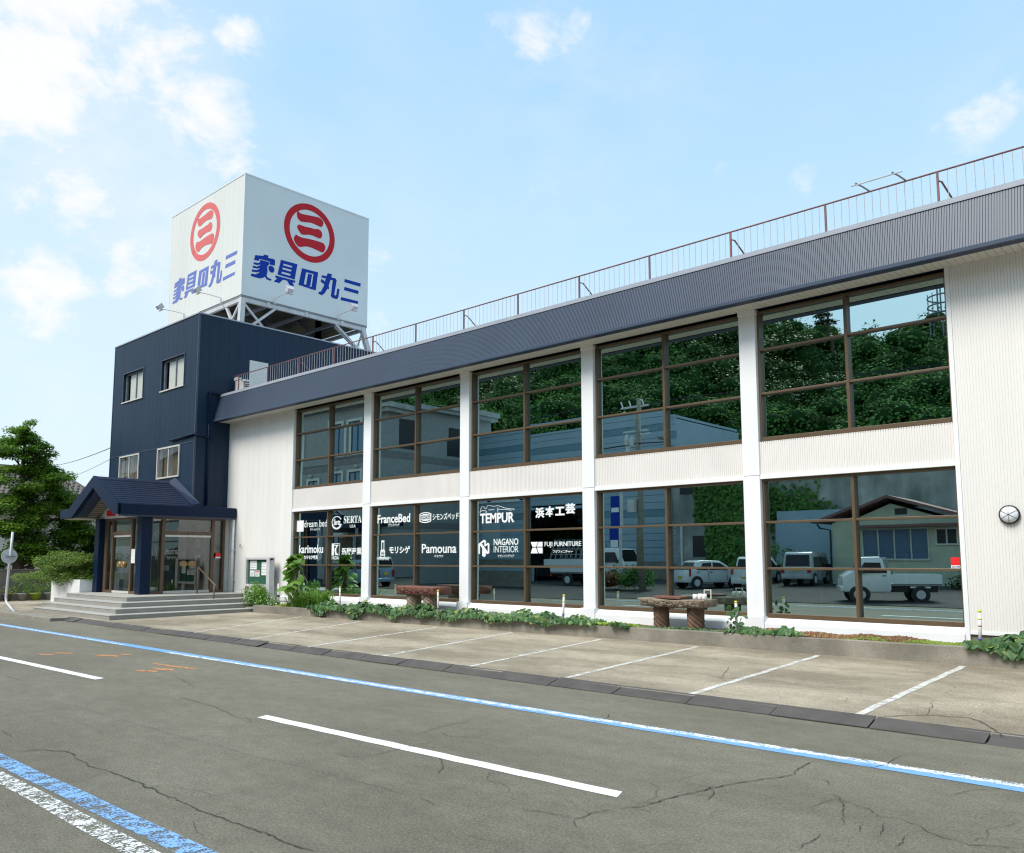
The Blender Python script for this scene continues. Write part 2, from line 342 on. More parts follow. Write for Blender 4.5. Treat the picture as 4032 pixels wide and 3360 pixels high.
# text shapes from Blender's own font
_txt=[]
def text_shape(s,bold=0.0):
    cu=bpy.data.curves.new('t','FONT'); cu.body=s; cu.offset=bold; cu.resolution_u=3; o=bpy.data.objects.new('t',cu); C.objects.link(o)
    bpy.context.view_layer.update(); dg=bpy.context.evaluated_depsgraph_get(); me=bpy.data.meshes.new_from_object(o.evaluated_get(dg))
    V=np.array([v.co[:2] for v in me.vertices]); F=[tuple(p.vertices) for p in me.polygons]
    bpy.data.objects.remove(o); bpy.data.curves.remove(cu); bpy.data.meshes.remove(me)
    V=(V-V.min(0))/(np.ptp(V,axis=0)+1e-9); return V,F
TX={}
for s_,b_ in (('dream bed',0),('ドリームベッド',.012),('Serta',.03),('𝐒𝐄𝐑𝐓𝐀',0),('U.S.A',.01),('karimoku',.02),('カリモク家具',.03),('HIDA',.01),('飛騨産業',.018),('FranceBed',.022),('フランスベッド',.012),
  ('SIMMONS',.01),('シモンズベッド',.015),('MORISHIGE',.0),('モリシゲ',.03),('Pamouna',.012),('パモウナ',.01),('TEMPUR',.03),('浜',.045),('本',.045),('工',.045),('芸',.045),('NAGANO',.012),('INTERIOR',-.008),('ナガノインテリア',.006),
  ('FUJI FURNITURE',.008),('フジファニチャー',.012),('SECOM',.02),('家具の丸三',.05),('アルミサッシ',.03),('ガラス',.03),('バルコニー',.03),('三',.02),('お知らせ',0)):
    TX[s_]=text_shape(s_,b_)
def put_text(mb,s,x0,x1,z0,z1,y,ax='y',mirror=False):
    V,F=TX[s]; n=len(mb.v)
    for a,b in V:
        if mirror: a=1-a
        h=x0+a*(x1-x0); z=z0+b*(z1-z0); mb.v.append((h,y,z) if ax=='y' else (y,h,z))
    mb.f+=[tuple(i+n for i in f) for f in F]; return mb
_pc=[0]
def poly(mb,pts,y,ax='y'):
    _pc[0]+=1; y+=(-1 if ax=='y' else 1)*(_pc[0]%24)*.00025; n=len(mb.v); mb.v+=[((h,y,z) if ax=='y' else (y,h,z)) for h,z in pts]; mb.f.append(tuple(range(n,n+len(pts)))); return mb
def ring(mb,cx,cz,ro,ri,y,ax='y',n=48,sx=1,a0=0,a1=2*math.pi,sq=1):
    for k in range(n):
        a=a0+(a1-a0)*k/n; b=a0+(a1-a0)*(k+1)/n
        poly(mb,[(cx+ro*math.cos(a)*sx,cz+ro*math.sin(a)*sq),(cx+ro*math.cos(b)*sx,cz+ro*math.sin(b)*sq),(cx+ri*math.cos(b)*sx,cz+ri*math.sin(b)*sq),(cx+ri*math.cos(a)*sx,cz+ri*math.sin(a)*sq)],y,ax)
    return mb
# ------------------------------------------------------------------ ground
def slab(X,Y): return .08+(Y-10)/4.84*(.11+(max(min(X,3),-27)+3)*.0035) if Y>10 else .08
def asphalt(name,base,dark,scale=1,speck=.5):
    m=bpy.data.materials.new(name); m.use_nodes=True; t=m.node_tree; p=t.nodes['Principled BSDF']; g=nd(t,'ShaderNodeNewGeometry')
    def noise(s,d=5,asp=(1,1,1),r=.55):
        mpn=nd(t,'ShaderNodeMapping'); mpn.inputs['Scale'].default_value=asp; t.links.new(g.outputs['Position'],mpn.inputs[0])
        n=nd(t,'ShaderNodeTexNoise'); n.inputs['Scale'].default_value=s; n.inputs['Detail'].default_value=d; n.inputs['Roughness'].default_value=r; t.links.new(mpn.outputs[0],n.inputs['Vector']); return n.outputs[0]
    big=noise(.55*scale,6,(.45,1.1,1),r=.65); mid=noise(5*scale,7,(.8,1,1),r=.7); fine=noise(42*scale,6,r=.85); f2=noise(130*scale,3)
    c=mixc(mapr(big,.40,.60,tree=t),base,dark,tree=t)
    k=mth('MULTIPLY',mapr(mid,.32,.68,.86,1.13,tree=t),mapr(fine,.38,.62,.62,1.4,tree=t),tree=t); k=mth('MULTIPLY',k,mapr(f2,.38,.62,.72,1.28,tree=t),tree=t)
    vm=nd(t,'ShaderNodeVectorMath',operation='SCALE'); t.links.new(c,vm.inputs[0]); t.links.new(k,vm.inputs['Scale'])
    vo=nd(t,'ShaderNodeTexVoronoi'); vo.inputs['Scale'].default_value=26*scale; t.links.new(g.outputs['Position'],vo.inputs['Vector'])
    sp=mth('MULTIPLY',mapr(vo.outputs['Distance'],.10,.05,tree=t),mapr(noise(9*scale,2),.6,.66,tree=t),tree=t)
    o=mixc(mth('MULTIPLY',sp,speck,tree=t),vm.outputs[0],(.5,.48,.44),tree=t); t.links.new(o,p.inputs['Base Color'])
    p.inputs['Roughness'].default_value=.85; p.inputs['Specular IOR Level'].default_value=.3
    b=nd(t,'ShaderNodeBump'); b.inputs['Strength'].default_value=.75; b.inputs['Distance'].default_value=.014; t.links.new(mth('ADD',fine,mth('MULTIPLY',mid,.6,tree=t),tree=t),b.inputs['Height']); t.links.new(b.outputs[0],p.inputs['Normal'])
    return m
MT['asph']=asphalt('old_asphalt',ASPH,ASPHD)
MT['conc_lot']=asphalt('weathered_concrete',LOT,LOTD,1.1,.35)
MT['lot2']=asphalt('far_lot_asphalt',(.05,.05,.047),(.034,.034,.032),.5,.2)
MT['earth']=M('bare_earth',(.12,.10,.07),.95,.3,.3)
def sheet(name,x0,x1,y0,y1,fn,nx,ny,mat,parent=None,kind='structure'):
    mb=MB()
    for j in range(ny+1):
        for i in range(nx+1):
            x=x0+(x1-x0)*i/nx; y=y0+(y1-y0)*j/ny; mb.v.append((x,y,fn(x,y)))
    for j in range(ny):
        for i in range(nx): a=j*(nx+1)+i; mb.f.append((a,a+1,a+nx+2,a+nx+1))
    o=mb.build(name,mat,parent,fix=False)
    if kind: o['kind']=kind
    return o
terr=sheet('ground',-900,900,-900,900,lambda x,y:-.06,12,12,'earth')
road=sheet('road',-160,90,1.2,9.98,lambda x,y:0,120,6,'asph')
lot=sheet('parking_lot',-27.2,20,9.98,14.86,slab,40,10,'conc_lot')
side=sheet('pavement',-160,-27.2,9.98,60,lambda x,y:.08,30,10,'conc_lot')
kerb=MB().prism([(9.93,-.05),(9.93,.075),(9.96,.078),(9.979,.079),(9.979,-.05)],'x',-27.2,20).build('kerb','kerb'); kerb['kind']='structure'
k2=MB().prism([(9.3,-.05),(9.3,.09),(9.36,.10),(9.975,.078),(9.975,-.05)],'x',-90,-27.7).build('kerb','kerb'); k2['kind']='structure'
far=sheet('roadside_lot',-160,90,-60,1.19,lambda x,y:.02+max(0,min(1,(-y-1)/5))*.28,40,20,'lot2')
# painted markings (each sheet 4 mm above the last)
def strip(name,mat,x0,x1,ya0,ya1,yb0,yb1,z,parent,n=40):
    mb=MB()
    for i in range(n+1):
        t=i/n; x=x0+(x1-x0)*t; w1=.004*math.sin(i*1.7)+.003*math.sin(i*4.1); mb.v+= [(x,ya0+(ya1-ya0)*t+w1,z),(x,yb0+(yb1-yb0)*t+w1,z)]
    mb.f=[(2*i,2*i+2,2*i+3,2*i+1) for i in range(n)]; return mb.build(name,mat,parent,fix=False)
strip('blue_line','lineB',-60,6,7.63,7.98,7.87,8.21,.004,road,120)
strip('white_edge_line','lineWw',-16.8,6,7.83,8.215,7.94,8.35,.005,road,80)
strip('white_edge_line','lineWw',-60,-19,7.88,7.88,7.95,7.95,.005,road,30)
strip('blue_line','lineBw',-25,6,2.38,2.80,2.50,3.02,.004,road,60)
strip('white_edge_line','lineWn',-25,6,2.35,2.45,2.44,2.66,.005,road,60)
for a,b,y0 in ((-9.17,-4.03,5.44),(-19.0,-13.92,5.22),(-29,-24,5.1),(1,6,5.6)):
    t=MB(); 
    for i in range(21):
        x=a+(b-a)*i/20; w1=.006*math.sin(i*2.3); t.v+=[(x+.02,y0+.008*i-.005+w1,.004),(x-.04,y0+.008*i+.155+w1,.004)]
    t.f=[(2*i,2*i+2,2*i+3,2*i+1) for i in range(20)]; t.build('centre_dash','lineW',road,fix=False)
for pts in ([(-18.6,6.05),(-18.2,6.2),(-18.0,6.16),(-18.3,6.0)],[(-18.55,6.35),(-18.2,6.55),(-17.95,6.5),(-18.3,6.3)],[(-17.5,6.72),(-17.1,7.02),(-16.75,6.9),(-17.2,6.68)],[(-17.3,7.13),(-17.0,7.25),(-16.85,7.2),(-17.1,7.08)],
            [(-14.6,6.32),(-14.2,6.5),(-14.0,6.42),(-14.4,6.25)],[(-14.6,6.6),(-14.25,6.8),(-14.0,6.7),(-14.35,6.55)],[(-15.35,6.93),(-14.5,7.02),(-13.95,7.12),(-13.85,7.0),(-14.4,6.92),(-15.2,6.86)]):
    MB().add([(x,y,.004) for x,y in pts],[tuple(range(len(pts)))]).build('orange_mark','lineO',road,fix=False)
for (x0,y0),(x1,y1) in (((-8.112,9.995),(-8.486,14.62)),((-5.917,9.995),(-6.093,14.66)),((-3.719,9.995),(-3.773,14.7)),((-10.175,9.995),(-10.848,14.65)),((-12.455,9.995),(-13.479,14.7)),((-14.93,9.995),(-16.0,14.6)),((-17.249,9.995),(-19.2,14.6)),((-1.5,9.995),(-1.5,14.7)),((-19.9,9.995),(-22.2,14.6))):
    mb=MB()
    for i in range(15):
        t=i/14; x=x0+(x1-x0)*t; y=y0+(y1-y0)*t; wv=.01*math.sin(i*2.1); mb.v+=[(x-.05+wv,y,slab(x,y)+.005),(x+.05+wv,y,slab(x,y)+.005)]
    mb.f=[(2*i,2*i+1,2*i+3,2*i+2) for i in range(14)]; mb.build('bay_line','lineP',lot,fix=False)
def crack(pts,w0,zf,mat,parent,rng):
    P=[np.array(p) for p in pts]; out=[]
    for a,b in zip(P[:-1],P[1:]):
        n=max(2,int(np.linalg.norm(b-a)/.035)); dv=b-a; nn=np.array([-dv[1],dv[0]])/(np.linalg.norm(dv)+1e-9); off=0
        for i in range(n):
            t=i/n; off=off*.7+rng.normal()*.009; out.append(a+dv*t+nn*off*math.sin(math.pi*t)**.5)
    out.append(P[-1]); mb=MB(); m=len(out)
    for i,p in enumerate(out):
        d=out[min(i+1,m-1)]-out[max(i-1,0)]; nn=np.array([-d[1],d[0]])/(np.linalg.norm(d)+1e-9); e=min(1,i/4+.2,(m-1-i)/4+.2); ww=w0*rng.uniform(.35,1.3)*e/2
        mb.v+=[(*(p+nn*ww),zf(*p)),(*(p-nn*ww),zf(*p))]
    mb.f=[(2*i,2*i+1,2*i+3,2*i+2) for i in range(m-1)]; mb.build('crack',mat,parent,fix=False)
ROAD_CRACKS= [[(-3.8, 5.35), (-3.73, 5.5), (-3.7, 5.74), (-3.64, 6.07), (-3.6, 6.35), (-3.55, 6.47), (-3.46, 6.72), (-3.36, 6.97), (-3.26, 7.23), (-3.32, 7.43), (-3.34, 7.8)], [(-4.42, 4.82), (-4.3, 4.86), (-4.08, 4.93), (-3.96, 4.96), (-3.91, 4.96), (-3.91, 5.16), (-3.8, 5.35)], [(-3.91, 4.96), (-3.88, 4.88), (-3.77, 4.79)], [(-3.86, 6.32), (-3.71, 6.35), (-3.6, 6.35), (-3.49, 6.21), (-3.44, 5.98)], [(-3.72, 5.46), (-3.59, 5.43), (-3.55, 5.5)], [(-2.77, 6.35), (-2.74, 6.55), (-2.68, 6.73), (-2.55, 6.46), (-2.41, 6.12)], [(-2.8, 6.9), (-2.68, 6.73), (-2.54, 6.68), (-2.42, 6.63), (-2.31, 6.49), (-2.17, 6.54), (-1.97, 6.42), (-1.81, 6.3), (-1.64, 6.26), (-1.36, 6.42)], [(-2.33, 6.24), (-2.26, 6.02)], [(-2.22, 6.38), (-2.17, 6.21), (-2.15, 6.02)], [(-1.99, 5.87), (-2.0, 6.09), (-2.0, 6.23)], [(-2.44, 5.42), (-2.44, 5.65), (-2.44, 5.85)], [(-2.99, 7.98), (-2.83, 7.94), (-2.78, 8.11), (-2.81, 8.4), (-2.79, 8.61)], [(-5.97, 7.83), (-5.97, 8.12), (-6.16, 8.48)], [(-2.07, 7.44), (-1.95, 7.76), (-1.82, 7.94)], [(-3.15, 7.24), (-2.96, 7.2), (-2.81, 7.03)], [(-8.63, 3.18), (-8.18, 3.15), (-7.93, 3.2), (-7.49, 3.21), (-6.93, 3.21), (-6.39, 3.2), (-5.93, 3.2), (-5.54, 3.22), (-5.08, 3.23), (-4.74, 3.27)], [(-9.29, 2.91), (-9.24, 3.08), (-8.97, 3.23), (-8.63, 3.18)], [(-13.19, 6.35), (-12.41, 6.18), (-11.94, 6.02), (-11.62, 6.2), (-11.46, 6.57), (-11.3, 7.05), (-11.22, 7.65)], [(-11.32, 5.5), (-10.77, 5.47), (-10.26, 5.45), (-9.73, 5.36), (-9.35, 5.28), (-9.15, 5.36)], [(-6.99, 6.06), (-7.07, 6.34), (-7.1, 6.62), (-7.1, 7.01)], [(-6.94, 6.37), (-6.7, 6.25), (-6.42, 6.42), (-6.36, 6.65)], [(-10.61, 3.12), (-10.25, 3.11), (-10.03, 3.06)], [(-15.49, 4.57), (-14.51, 4.56), (-14.37, 4.69)], [(-13.88, 4.47), (-13.77, 4.57), (-13.42, 4.57)], [(-6.91, 4.99), (-6.68, 4.99), (-6.58, 5.15), (-6.6, 5.41), (-6.6, 5.56), (-6.61, 5.93), (-6.58, 6.04)], [(-6.06, 5.57), (-5.7, 5.27), (-5.58, 5.1)], [(-12.4, 4.21), (-10.89, 4.27), (-9.56, 4.29), (-8.49, 4.33), (-7.57, 4.37), (-6.65, 4.45), (-5.98, 4.5), (-5.21, 4.52)], [(-5.21, 4.52), (-4.99, 4.5), (-4.89, 4.47)]]
SLAB_CRACKS= [[(-8.35, 11.41), (-8.03, 11.48), (-7.64, 11.61), (-7.25, 11.58), (-6.94, 11.35)], [(-6.39, 11.53), (-6.05, 11.23), (-5.82, 11.4), (-5.49, 11.29)], [(-6.69, 12.51), (-6.44, 11.89), (-6.24, 11.44)], [(-3.48, 9.99), (-3.3, 10.25), (-3.1, 10.45), (-2.69, 10.57), (-2.46, 10.31), (-2.27, 9.95), (-2.17, 9.82)], [(-3.1, 10.45), (-3.22, 11.08), (-3.3, 11.42)], [(-10.23, 12.9), (-9.62, 12.65), (-9.23, 12.73)], [(-8.19, 13.08), (-7.68, 12.66)], [(-11.9, 10.23), (-12.04, 11.03), (-12.39, 12.02), (-12.54, 13.04), (-12.07, 13.11)], [(-14.08, 10.71), (-13.53, 11.04), (-12.87, 11.13)], [(-20.41, 12.38), (-19.47, 12.17), (-18.98, 12.37)]]
for i,l in enumerate(ROAD_CRACKS): crack(l,.013 if i in (0,15,16) else (.004 if i in (26,) else .008),lambda x,y:.0075,'crack',road,RNG)
for i,l in enumerate(SLAB_CRACKS): crack(l,.016 if i==3 else .008,lambda x,y:slab(x,y)+.007,'crack2',lot,RNG)
rr=np.random.default_rng(5)
for k in range(34):   # finer alligator cracks
    x=rr.uniform(-9,-1.2); y=rr.uniform(3.0,7.4); l=[(x,y)]; a=rr.uniform(0,6.28)
    for q in range(rr.integers(2,5)): a+=rr.normal()*.7; x+=math.cos(a)*rr.uniform(.1,.3); y+=math.sin(a)*rr.uniform(.1,.3); l.append((x,y))
    crack(l,.004,lambda x,y:.0075,'crack',road,rr)
for k in range(90):
    x=rr.uniform(-15,-1.5); y=rr.uniform(10.2,14.4); l=[(x,y)]; a=rr.uniform(-.6,.6)
    for q in range(rr.integers(2,5)): a+=rr.normal()*.6; x+=math.cos(a)*rr.uniform(.1,.35); y+=math.sin(a)*rr.uniform(.1,.3); l.append((x,min(y,14.6)))
    crack(l,.005,lambda x,y:slab(x,y)+.007,'crack2',lot,rr)
# steel ramp plates lying along the kerb
p0=None
for i in range(23):
    x=-1.74-1.17*i; loc=(x,9.84+RNG.normal()*.008,.055+RNG.normal()*.004)
    if p0 is None: o=p0=lbuild(MB().prism([(-.16,-.052),(-.16,-.042),(.143,.036),(.143,.026)],'x',-.575,.575),'ramp_plate','plate',kerb,loc)
    else: o=lcopy(p0,loc)
    o.rotation_euler=(RNG.normal()*.014,RNG.normal()*.005,RNG.normal()*.008)
# ------------------------------------------------------------------ the furniture store
FY=16.0; XT=-29.58; XR=8.0
store=thing('furniture_store','long two storey white furniture store with five bays of tinted windows under a navy fascia','building',(-14.5,16,0))
cols=[(-21.10,-20.73),(-16.68,-16.32),(-12.36,-12.00),(-8.11,-7.74)]
bays=[(-25.11,-21.10),(-20.73,-16.68),(-16.32,-12.36),(-12.00,-8.11),(-7.74,-4.05)]
for a,b in cols:
    mb=MB().box(a,b,FY,16.3,.72,3.595).box(a,b,FY,16.3,3.603,7.125).box(a-.025,b+.025,FY-.08,16.3,.40,.715).box(a-.012,b+.012,FY-.012,16.2,7.03,7.128)
    mb.build('column','white',store,bev=.006)
def ribs(x0,x1,pitch,groove,depth,y,z0,z1,ytop=None,slant=.25):
    """vertical ribbed steel sheet facing -Y"""
    mb=MB(); pr=[]; x=x0; yt=y if ytop is None else ytop
    while x<x1:
        e=min(x+pitch-groove,x1); pr+=[(x,0),(e,0)]
        if x+pitch<x1: pr+=[(e+groove*slant,depth),(x+pitch-groove*slant,depth)]
        x+=pitch
    for q,d in pr: mb.v+=[(q,y+d,z0),(q,yt+d,z1)]
    mb.f=[(2*i,2*i+2,2*i+3,2*i+1) for i in range(len(pr)-1)]; return mb
# left plain wall: cladding boards
n=12; wd=(-25.11-XT)/n
for i in range(n):
    a=XT+wd*i
    mb=MB(); mb.box(a+.002,a+wd-(.002 if i<n-1 else .02),FY,16.1,.66,7.125)
    mb.build('wall_board','wall',store)
MB().box(XT,-25.13,16.012,16.28,.1,7.12).build('wall_backing','wall',store); MB().box(-25.128,-25.109,15.998,16.099,.66,7.126).build('corner_trim','white',store)
MB().prism([(15.955,.45),(15.955,.585),(16.0,.60),(16.0,.66),(16.05,.66),(16.05,.45)],'x',-27.3,-25.11).prism([(15.985,.05),(15.985,.448),(16.05,.448),(16.05,.05)],'x',-28.9,-25.11).build('base_trim','white',store)
MB().prism([(-28.75,.62),(-28.2,.62),(-27.75,.30),(-27.3,.30),(-27.3,.36),(-27.72,.36),(-28.18,.69),(-28.75,.69)],'y',15.962,15.998).build('base_trim','white',store)
# right ribbed wall
ribs(-3.97,XR,.048,.012,.007,FY+.004,.64,7.125).build('wall','wall',store,fix=False)
MB().box(-4.05,-3.972,FY-.012,16.3,.44,7.127).box(-3.97,XR,FY-.014,16.1,.585,.638).build('corner_trim','white',store,bev=.004)
MB().box(-3.97,XR,FY+.03,16.3,.1,.583).build('concrete_base','conc',store)
MB().box(-3.97,XR,FY+.012,FY+.02,7.02,7.124).build('wall_top_trim','wall',store)
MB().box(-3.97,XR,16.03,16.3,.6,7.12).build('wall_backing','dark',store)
for (a,b) in bays:
    ribs(a,b,.046,.012,.008,FY+.05,3.605,4.30).build('spandrel','span',store,fix=False)
    MB().box(a,b,FY+.02,16.3,3.52,3.603).build('spandrel_trim','white',store,bev=.004)
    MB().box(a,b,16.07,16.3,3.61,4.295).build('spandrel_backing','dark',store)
    MB().box(a,b,16.055,16.10,4.275,4.312).build('window_sill','bronzed',store)
    MB().prism([(15.945,.40),(15.945,.575),(15.965,.595),(16.10,.69),(16.3,.69),(16.3,.40)],'x',a+.026 if a>-25 else a,b-.026 if b<-5 else b).build('base_sill','white',store)
# windows
GY=16.20
def window(a,b,z0,z1,t1,t2,fy=16.10):
    fw=.045; m=(a+b)/2; y0=fy; y1=fy+.16
    mb=MB().box(a+.002,a+fw,y0,y1,z0,z1).box(b-fw,b-.002,y0,y1,z0,z1).box(a+fw,b-fw,y0-.01,y1,z0,z0+.085).box(a+fw,b-fw,y0,y1,z1-.05,z1).box(m-.03,m+.03,y0-.006,y1,z0+.085,z1-.05)
    for t in (t1,t2):
        for p,q in ((a+fw,m-.03),(m+.03,b-fw)): mb.box(p,q,y0+.01,y1-.01,t-.022,t+.022)
    w_=mb.build('window','bronze',store,bev=.004)
    zs=[z0+.085,t1-.022,t1+.022,t2-.022,t2+.022,z1-.05]
    for p,q in ((a+fw,m-.03),(m+.03,b-fw)):
        for i in range(3):
            dy=RNG.normal(size=3)*.0026
            o=MB().add([(p,GY+dy[0],zs[2*i]),(q,GY+dy[1],zs[2*i]),(q,GY+dy[2],zs[2*i+1]),(p,GY+dy[0]+dy[2]-dy[1],zs[2*i+1])],[(0,1,2,3)]).build('pane','glass',w_,fix=False)
    return w_
lowers=[];uppers=[]
for a,b in bays:
    lowers.append(window(a,b,.692,3.52,1.685,2.63)); uppers.append(window(a,b,4.312,7.09,5.32,6.257))
for i in range(5): lowers[i]['label']='ground floor window '+['with two bedding logos beside the notice board','with a chair emblem above the red table','with white reclining figure and hexagon emblem','plain, behind the carved grey table','plain, beside the ribbed wall with red sticker'][i]
# lettering on the glass
DY=GY-.013
def deco(win): return MB()
d=deco(0); poly(d,[(-25.048,2.83),(-24.627,2.83),(-24.627,3.213),(-25.048,3.213)],DY); put_text(d,'dream bed',-24.60,-23.258,2.966,3.20,DY); put_text(d,'ドリームベッド',-24.222,-23.658,2.841,2.933,DY)
d.build('lettering','lett',lowers[0],fix=False)['label']='white square and bed maker lettering, upper left pane'
d=deco(0); ring(d,-22.71,3.085,.272,.235,DY,a0=.5,a1=5.9,sq=.77); ring(d,-22.71,3.06,.275,.20,DY,a0=3.4,a1=6.1,sq=.75); put_text(d,'Serta',-22.87,-22.52,3.0,3.19,DY); put_text(d,'𝐒𝐄𝐑𝐓𝐀',-22.321,-21.379,3.041,3.274,DY); put_text(d,'U.S.A',-21.989,-21.697,2.896,2.988,DY)
d.build('lettering','lett',lowers[0],fix=False)['label']='white crescent ring emblem with serif capitals'
d=deco(0); put_text(d,'karimoku',-24.861,-23.448,2.085,2.366,DY); put_text(d,'カリモク家具',-24.578,-23.74,1.874,2.016,DY)
d.build('lettering','lett',lowers[0],fix=False)['label']='bold white rounded lettering, middle left pane'
d=deco(0); X0,X1,Z0,Z1=-22.955,-22.529,2.0,2.395
u=lambda a,b:(X0+(X1-X0)*a,Z0+(Z1-Z0)*b)
for q in ([(0,0),(.3,0),(.3,1),(0,1)],[(.3,.95),(1,.95),(1,1),(.3,1)],[(.95,0),(1,0),(1,.95),(.95,.95)],[(.3,.88),(.88,.88),(.62,.62),(.3,.5),(.52,.68),(.6,.8),(.3,.82)],[(.36,.5),(.62,.62),(.58,.45),(.62,.25),(.9,.04),(.5,.04),(.42,.25)]): poly(d,[u(*p) for p in q],DY)
put_text(d,'HIDA',-22.938,-22.552,1.871,1.977,DY); put_text(d,'飛騨産業',-22.408,-21.345,2.02,2.25,DY)
d.build('lettering','lett',lowers[0],fix=False)['label']='white framed letter emblem with four characters'
d=deco(1); put_text(d,'FranceBed',-20.563,-19.008,2.985,3.25,DY); put_text(d,'フランスベッド',-20.056,-19.51,2.871,2.968,DY)
d.build('lettering','lett',lowers[1],fix=False)['label']='heavy white bed maker lettering, upper left pane'
d=deco(1); X0,X1,Z0,Z1=-18.577,-18.065,2.934,3.256
for q in ([(0,.16),(.07,.16),(.07,.84),(0,.84)],[(.93,.16),(1,.16),(1,.84),(.93,.84)],[(0,.84),(.2,.95),(.5,1),(.8,.95),(1,.84),(1,.74),(.8,.86),(.5,.91),(.2,.86),(0,.74)],[(0,.16),(.2,.05),(.5,0),(.8,.05),(1,.16),(1,.26),(.8,.14),(.5,.09),(.2,.14),(0,.26)],
  [(.12,.70),(.3,.80),(.5,.83),(.8,.78),(.9,.72),(.6,.72),(.3,.70),(.12,.66)],[(.12,.30),(.3,.22),(.5,.19),(.8,.22),(.9,.28),(.8,.32),(.5,.30),(.3,.32)],[(.07,.68),(.93,.68),(.93,.72),(.07,.72)],[(.07,.30),(.93,.30),(.93,.34),(.07,.34)]): poly(d,[u(*p) for p in q],DY)
put_text(d,'SIMMONS',-18.51,-18.13,3.055,3.135,DY-.001); put_text(d,'シモンズベッド',-18.006,-16.915,3.001,3.203,DY)
d.build('lettering','lett',lowers[1],fix=False)['label']='white barrel shaped emblem with katakana'
d=deco(1); X0,X1,Z0,Z1=-20.403,-20.162,1.952,2.456
for q in ([(.2,.42),(.32,.42),(.32,1),(.2,1)],[(.68,.42),(.8,.42),(.8,1),(.68,1)],[(.32,.88),(.68,.88),(.68,1),(.32,1)],[(.1,.40),(.2,.44),(.8,.44),(.9,.40),(.97,.31),(.03,.31)],[(.03,0),(.15,0),(.15,.31),(.03,.31)],[(.85,0),(.97,0),(.97,.31),(.85,.31)],[(.15,.22),(.85,.22),(.85,.26),(.15,.26)],[(.15,.13),(.85,.13),(.85,.165),(.15,.165)],[(.15,.06),(.85,.06),(.85,.09),(.15,.09)]): poly(d,[u(*p) for p in q],DY)
put_text(d,'MORISHIGE',-20.56,-19.973,1.850,1.945,DY); put_text(d,'モリシゲ',-19.974,-19.003,2.049,2.273,DY)
d.build('lettering','lett',lowers[1],fix=False)['label']='white high backed chair emblem with katakana'
d=deco(1); put_text(d,'Pamouna',-18.467,-17.0,2.053,2.323,DY); put_text(d,'パモウナ',-17.932,-17.539,1.931,2.004,DY)
d.build('lettering','lett',lowers[1],fix=False)['label']='rounded white lettering, middle right pane'
d=deco(2); put_text(d,'TEMPUR',-16.063,-14.79,2.849,3.122,DY)
fig=[(0,.05),(.01,.25),(.08,.32),(.17,.28),(.2,.12),(.17,0)],[(.03,.3),(.02,.55),(.06,.82),(.12,.8),(.15,.6),(.19,.55),(.23,.95),(.30,.92),(.42,.78),(.52,.86),(.62,.72),(.72,.52),(.84,.40),(.95,.30),(.99,.34),(1,.18)],[(.26,.36),(.42,.36)],[(.53,.1),(.53,.62)],[(.53,.38),(.72,.34),(.92,.18)]
for ln in fig:
    for p,q in zip(ln[:-1],ln[1:]):
        a=Vector((-16.065+1.277*p[0],3.135+.215*p[1])); b=Vector((-16.065+1.277*q[0],3.135+.215*q[1])); t=(b-a).normalized()*.004; nn=Vector((-t.y,t.x))*1.5
        poly(d,[tuple(a-t-nn),tuple(b+t-nn),tuple(b+t+nn),tuple(a-t+nn)],DY)
d.build('lettering','lett',lowers[2],fix=False)['label']='white reclining figure outline above heavy capitals'
d=deco(2)
for i,ch in enumerate('浜本工芸'):
    x=-14.045+.335*i; zz=2.93+.022*i; d=MB(); put_text(d,ch,x,x+.30,zz,zz+(.27 if ch!='工' else .22),DY)
    d.build('brush_character','lett',lowers[2],fix=False)
d=deco(2); X0,X1,Z0,Z1=-16.119,-15.703,1.934,2.408
for q in ([(0,.22),(.13,.17),(.13,.70),(0,.76)],[(0,.76),(.33,.92),(.45,.85),(.13,.70)],[(.13,.70),(.30,.78),(.86,.30),(.86,.17),(.70,.22)],[(.86,.17),(1,.24),(1,.76),(.86,.82)],[(.86,.82),(.6,.68),(.6,.60),(.86,.70)],[(.33,.92),(.52,1),(.68,.92),(.68,.70),(.55,.62),(.55,.84)],[(.35,.08),(.52,0),(.68,.07),(.68,.30),(.55,.36),(.35,.50)]): poly(d,[u(*p) for p in q],DY)
d.build('emblem','lett',lowers[2],fix=False)['label']='white hexagon letter emblem'; d=deco(2); put_text(d,'NAGANO',-15.538,-14.644,2.250,2.424,DY); put_text(d,'INTERIOR',-15.537,-14.644,2.056,2.227,DY); put_text(d,'ナガノインテリア',-15.387,-14.795,1.926,2.0,DY)
d.build('lettering','lett',lowers[2],fix=False)['label']='two lines of white capitals beside the hexagon'
d=deco(2); X0,X1,Z0,Z1=-14.206,-13.805,2.026,2.319
for q in ([(0,1),(.62,1),(.46,.58),(.14,.58)],[(.68,1),(1,1),(1,.58),(.52,.58)],[(.14,.50),(.44,.50),(.62,0),(0,0)],[(.52,.50),(1,.50),(1,0),(.70,0)]): poly(d,[u(*p) for p in q],DY)
put_text(d,'FUJI FURNITURE',-13.737,-12.562,2.165,2.315,DY); put_text(d,'フジファニチャー',-13.465,-12.825,2.027,2.105,DY)
d.build('lettering','lett',lowers[2],fix=False)['label']='white butterfly block emblem with capitals'
d=MB().box(-4.265,-4.115,DY-.003,DY,1.765,1.905); d.build('security_sticker','stick',lowers[4])
d=MB().box(-4.265,-4.115,DY-.002,DY,1.712,1.763); s_=d.build('sticker_caption','lett',lowers[4]); d=MB(); put_text(d,'SECOM',-4.255,-4.125,1.722,1.754,DY-.004); d.build('sticker_print','bluet',lowers[4],fix=False)
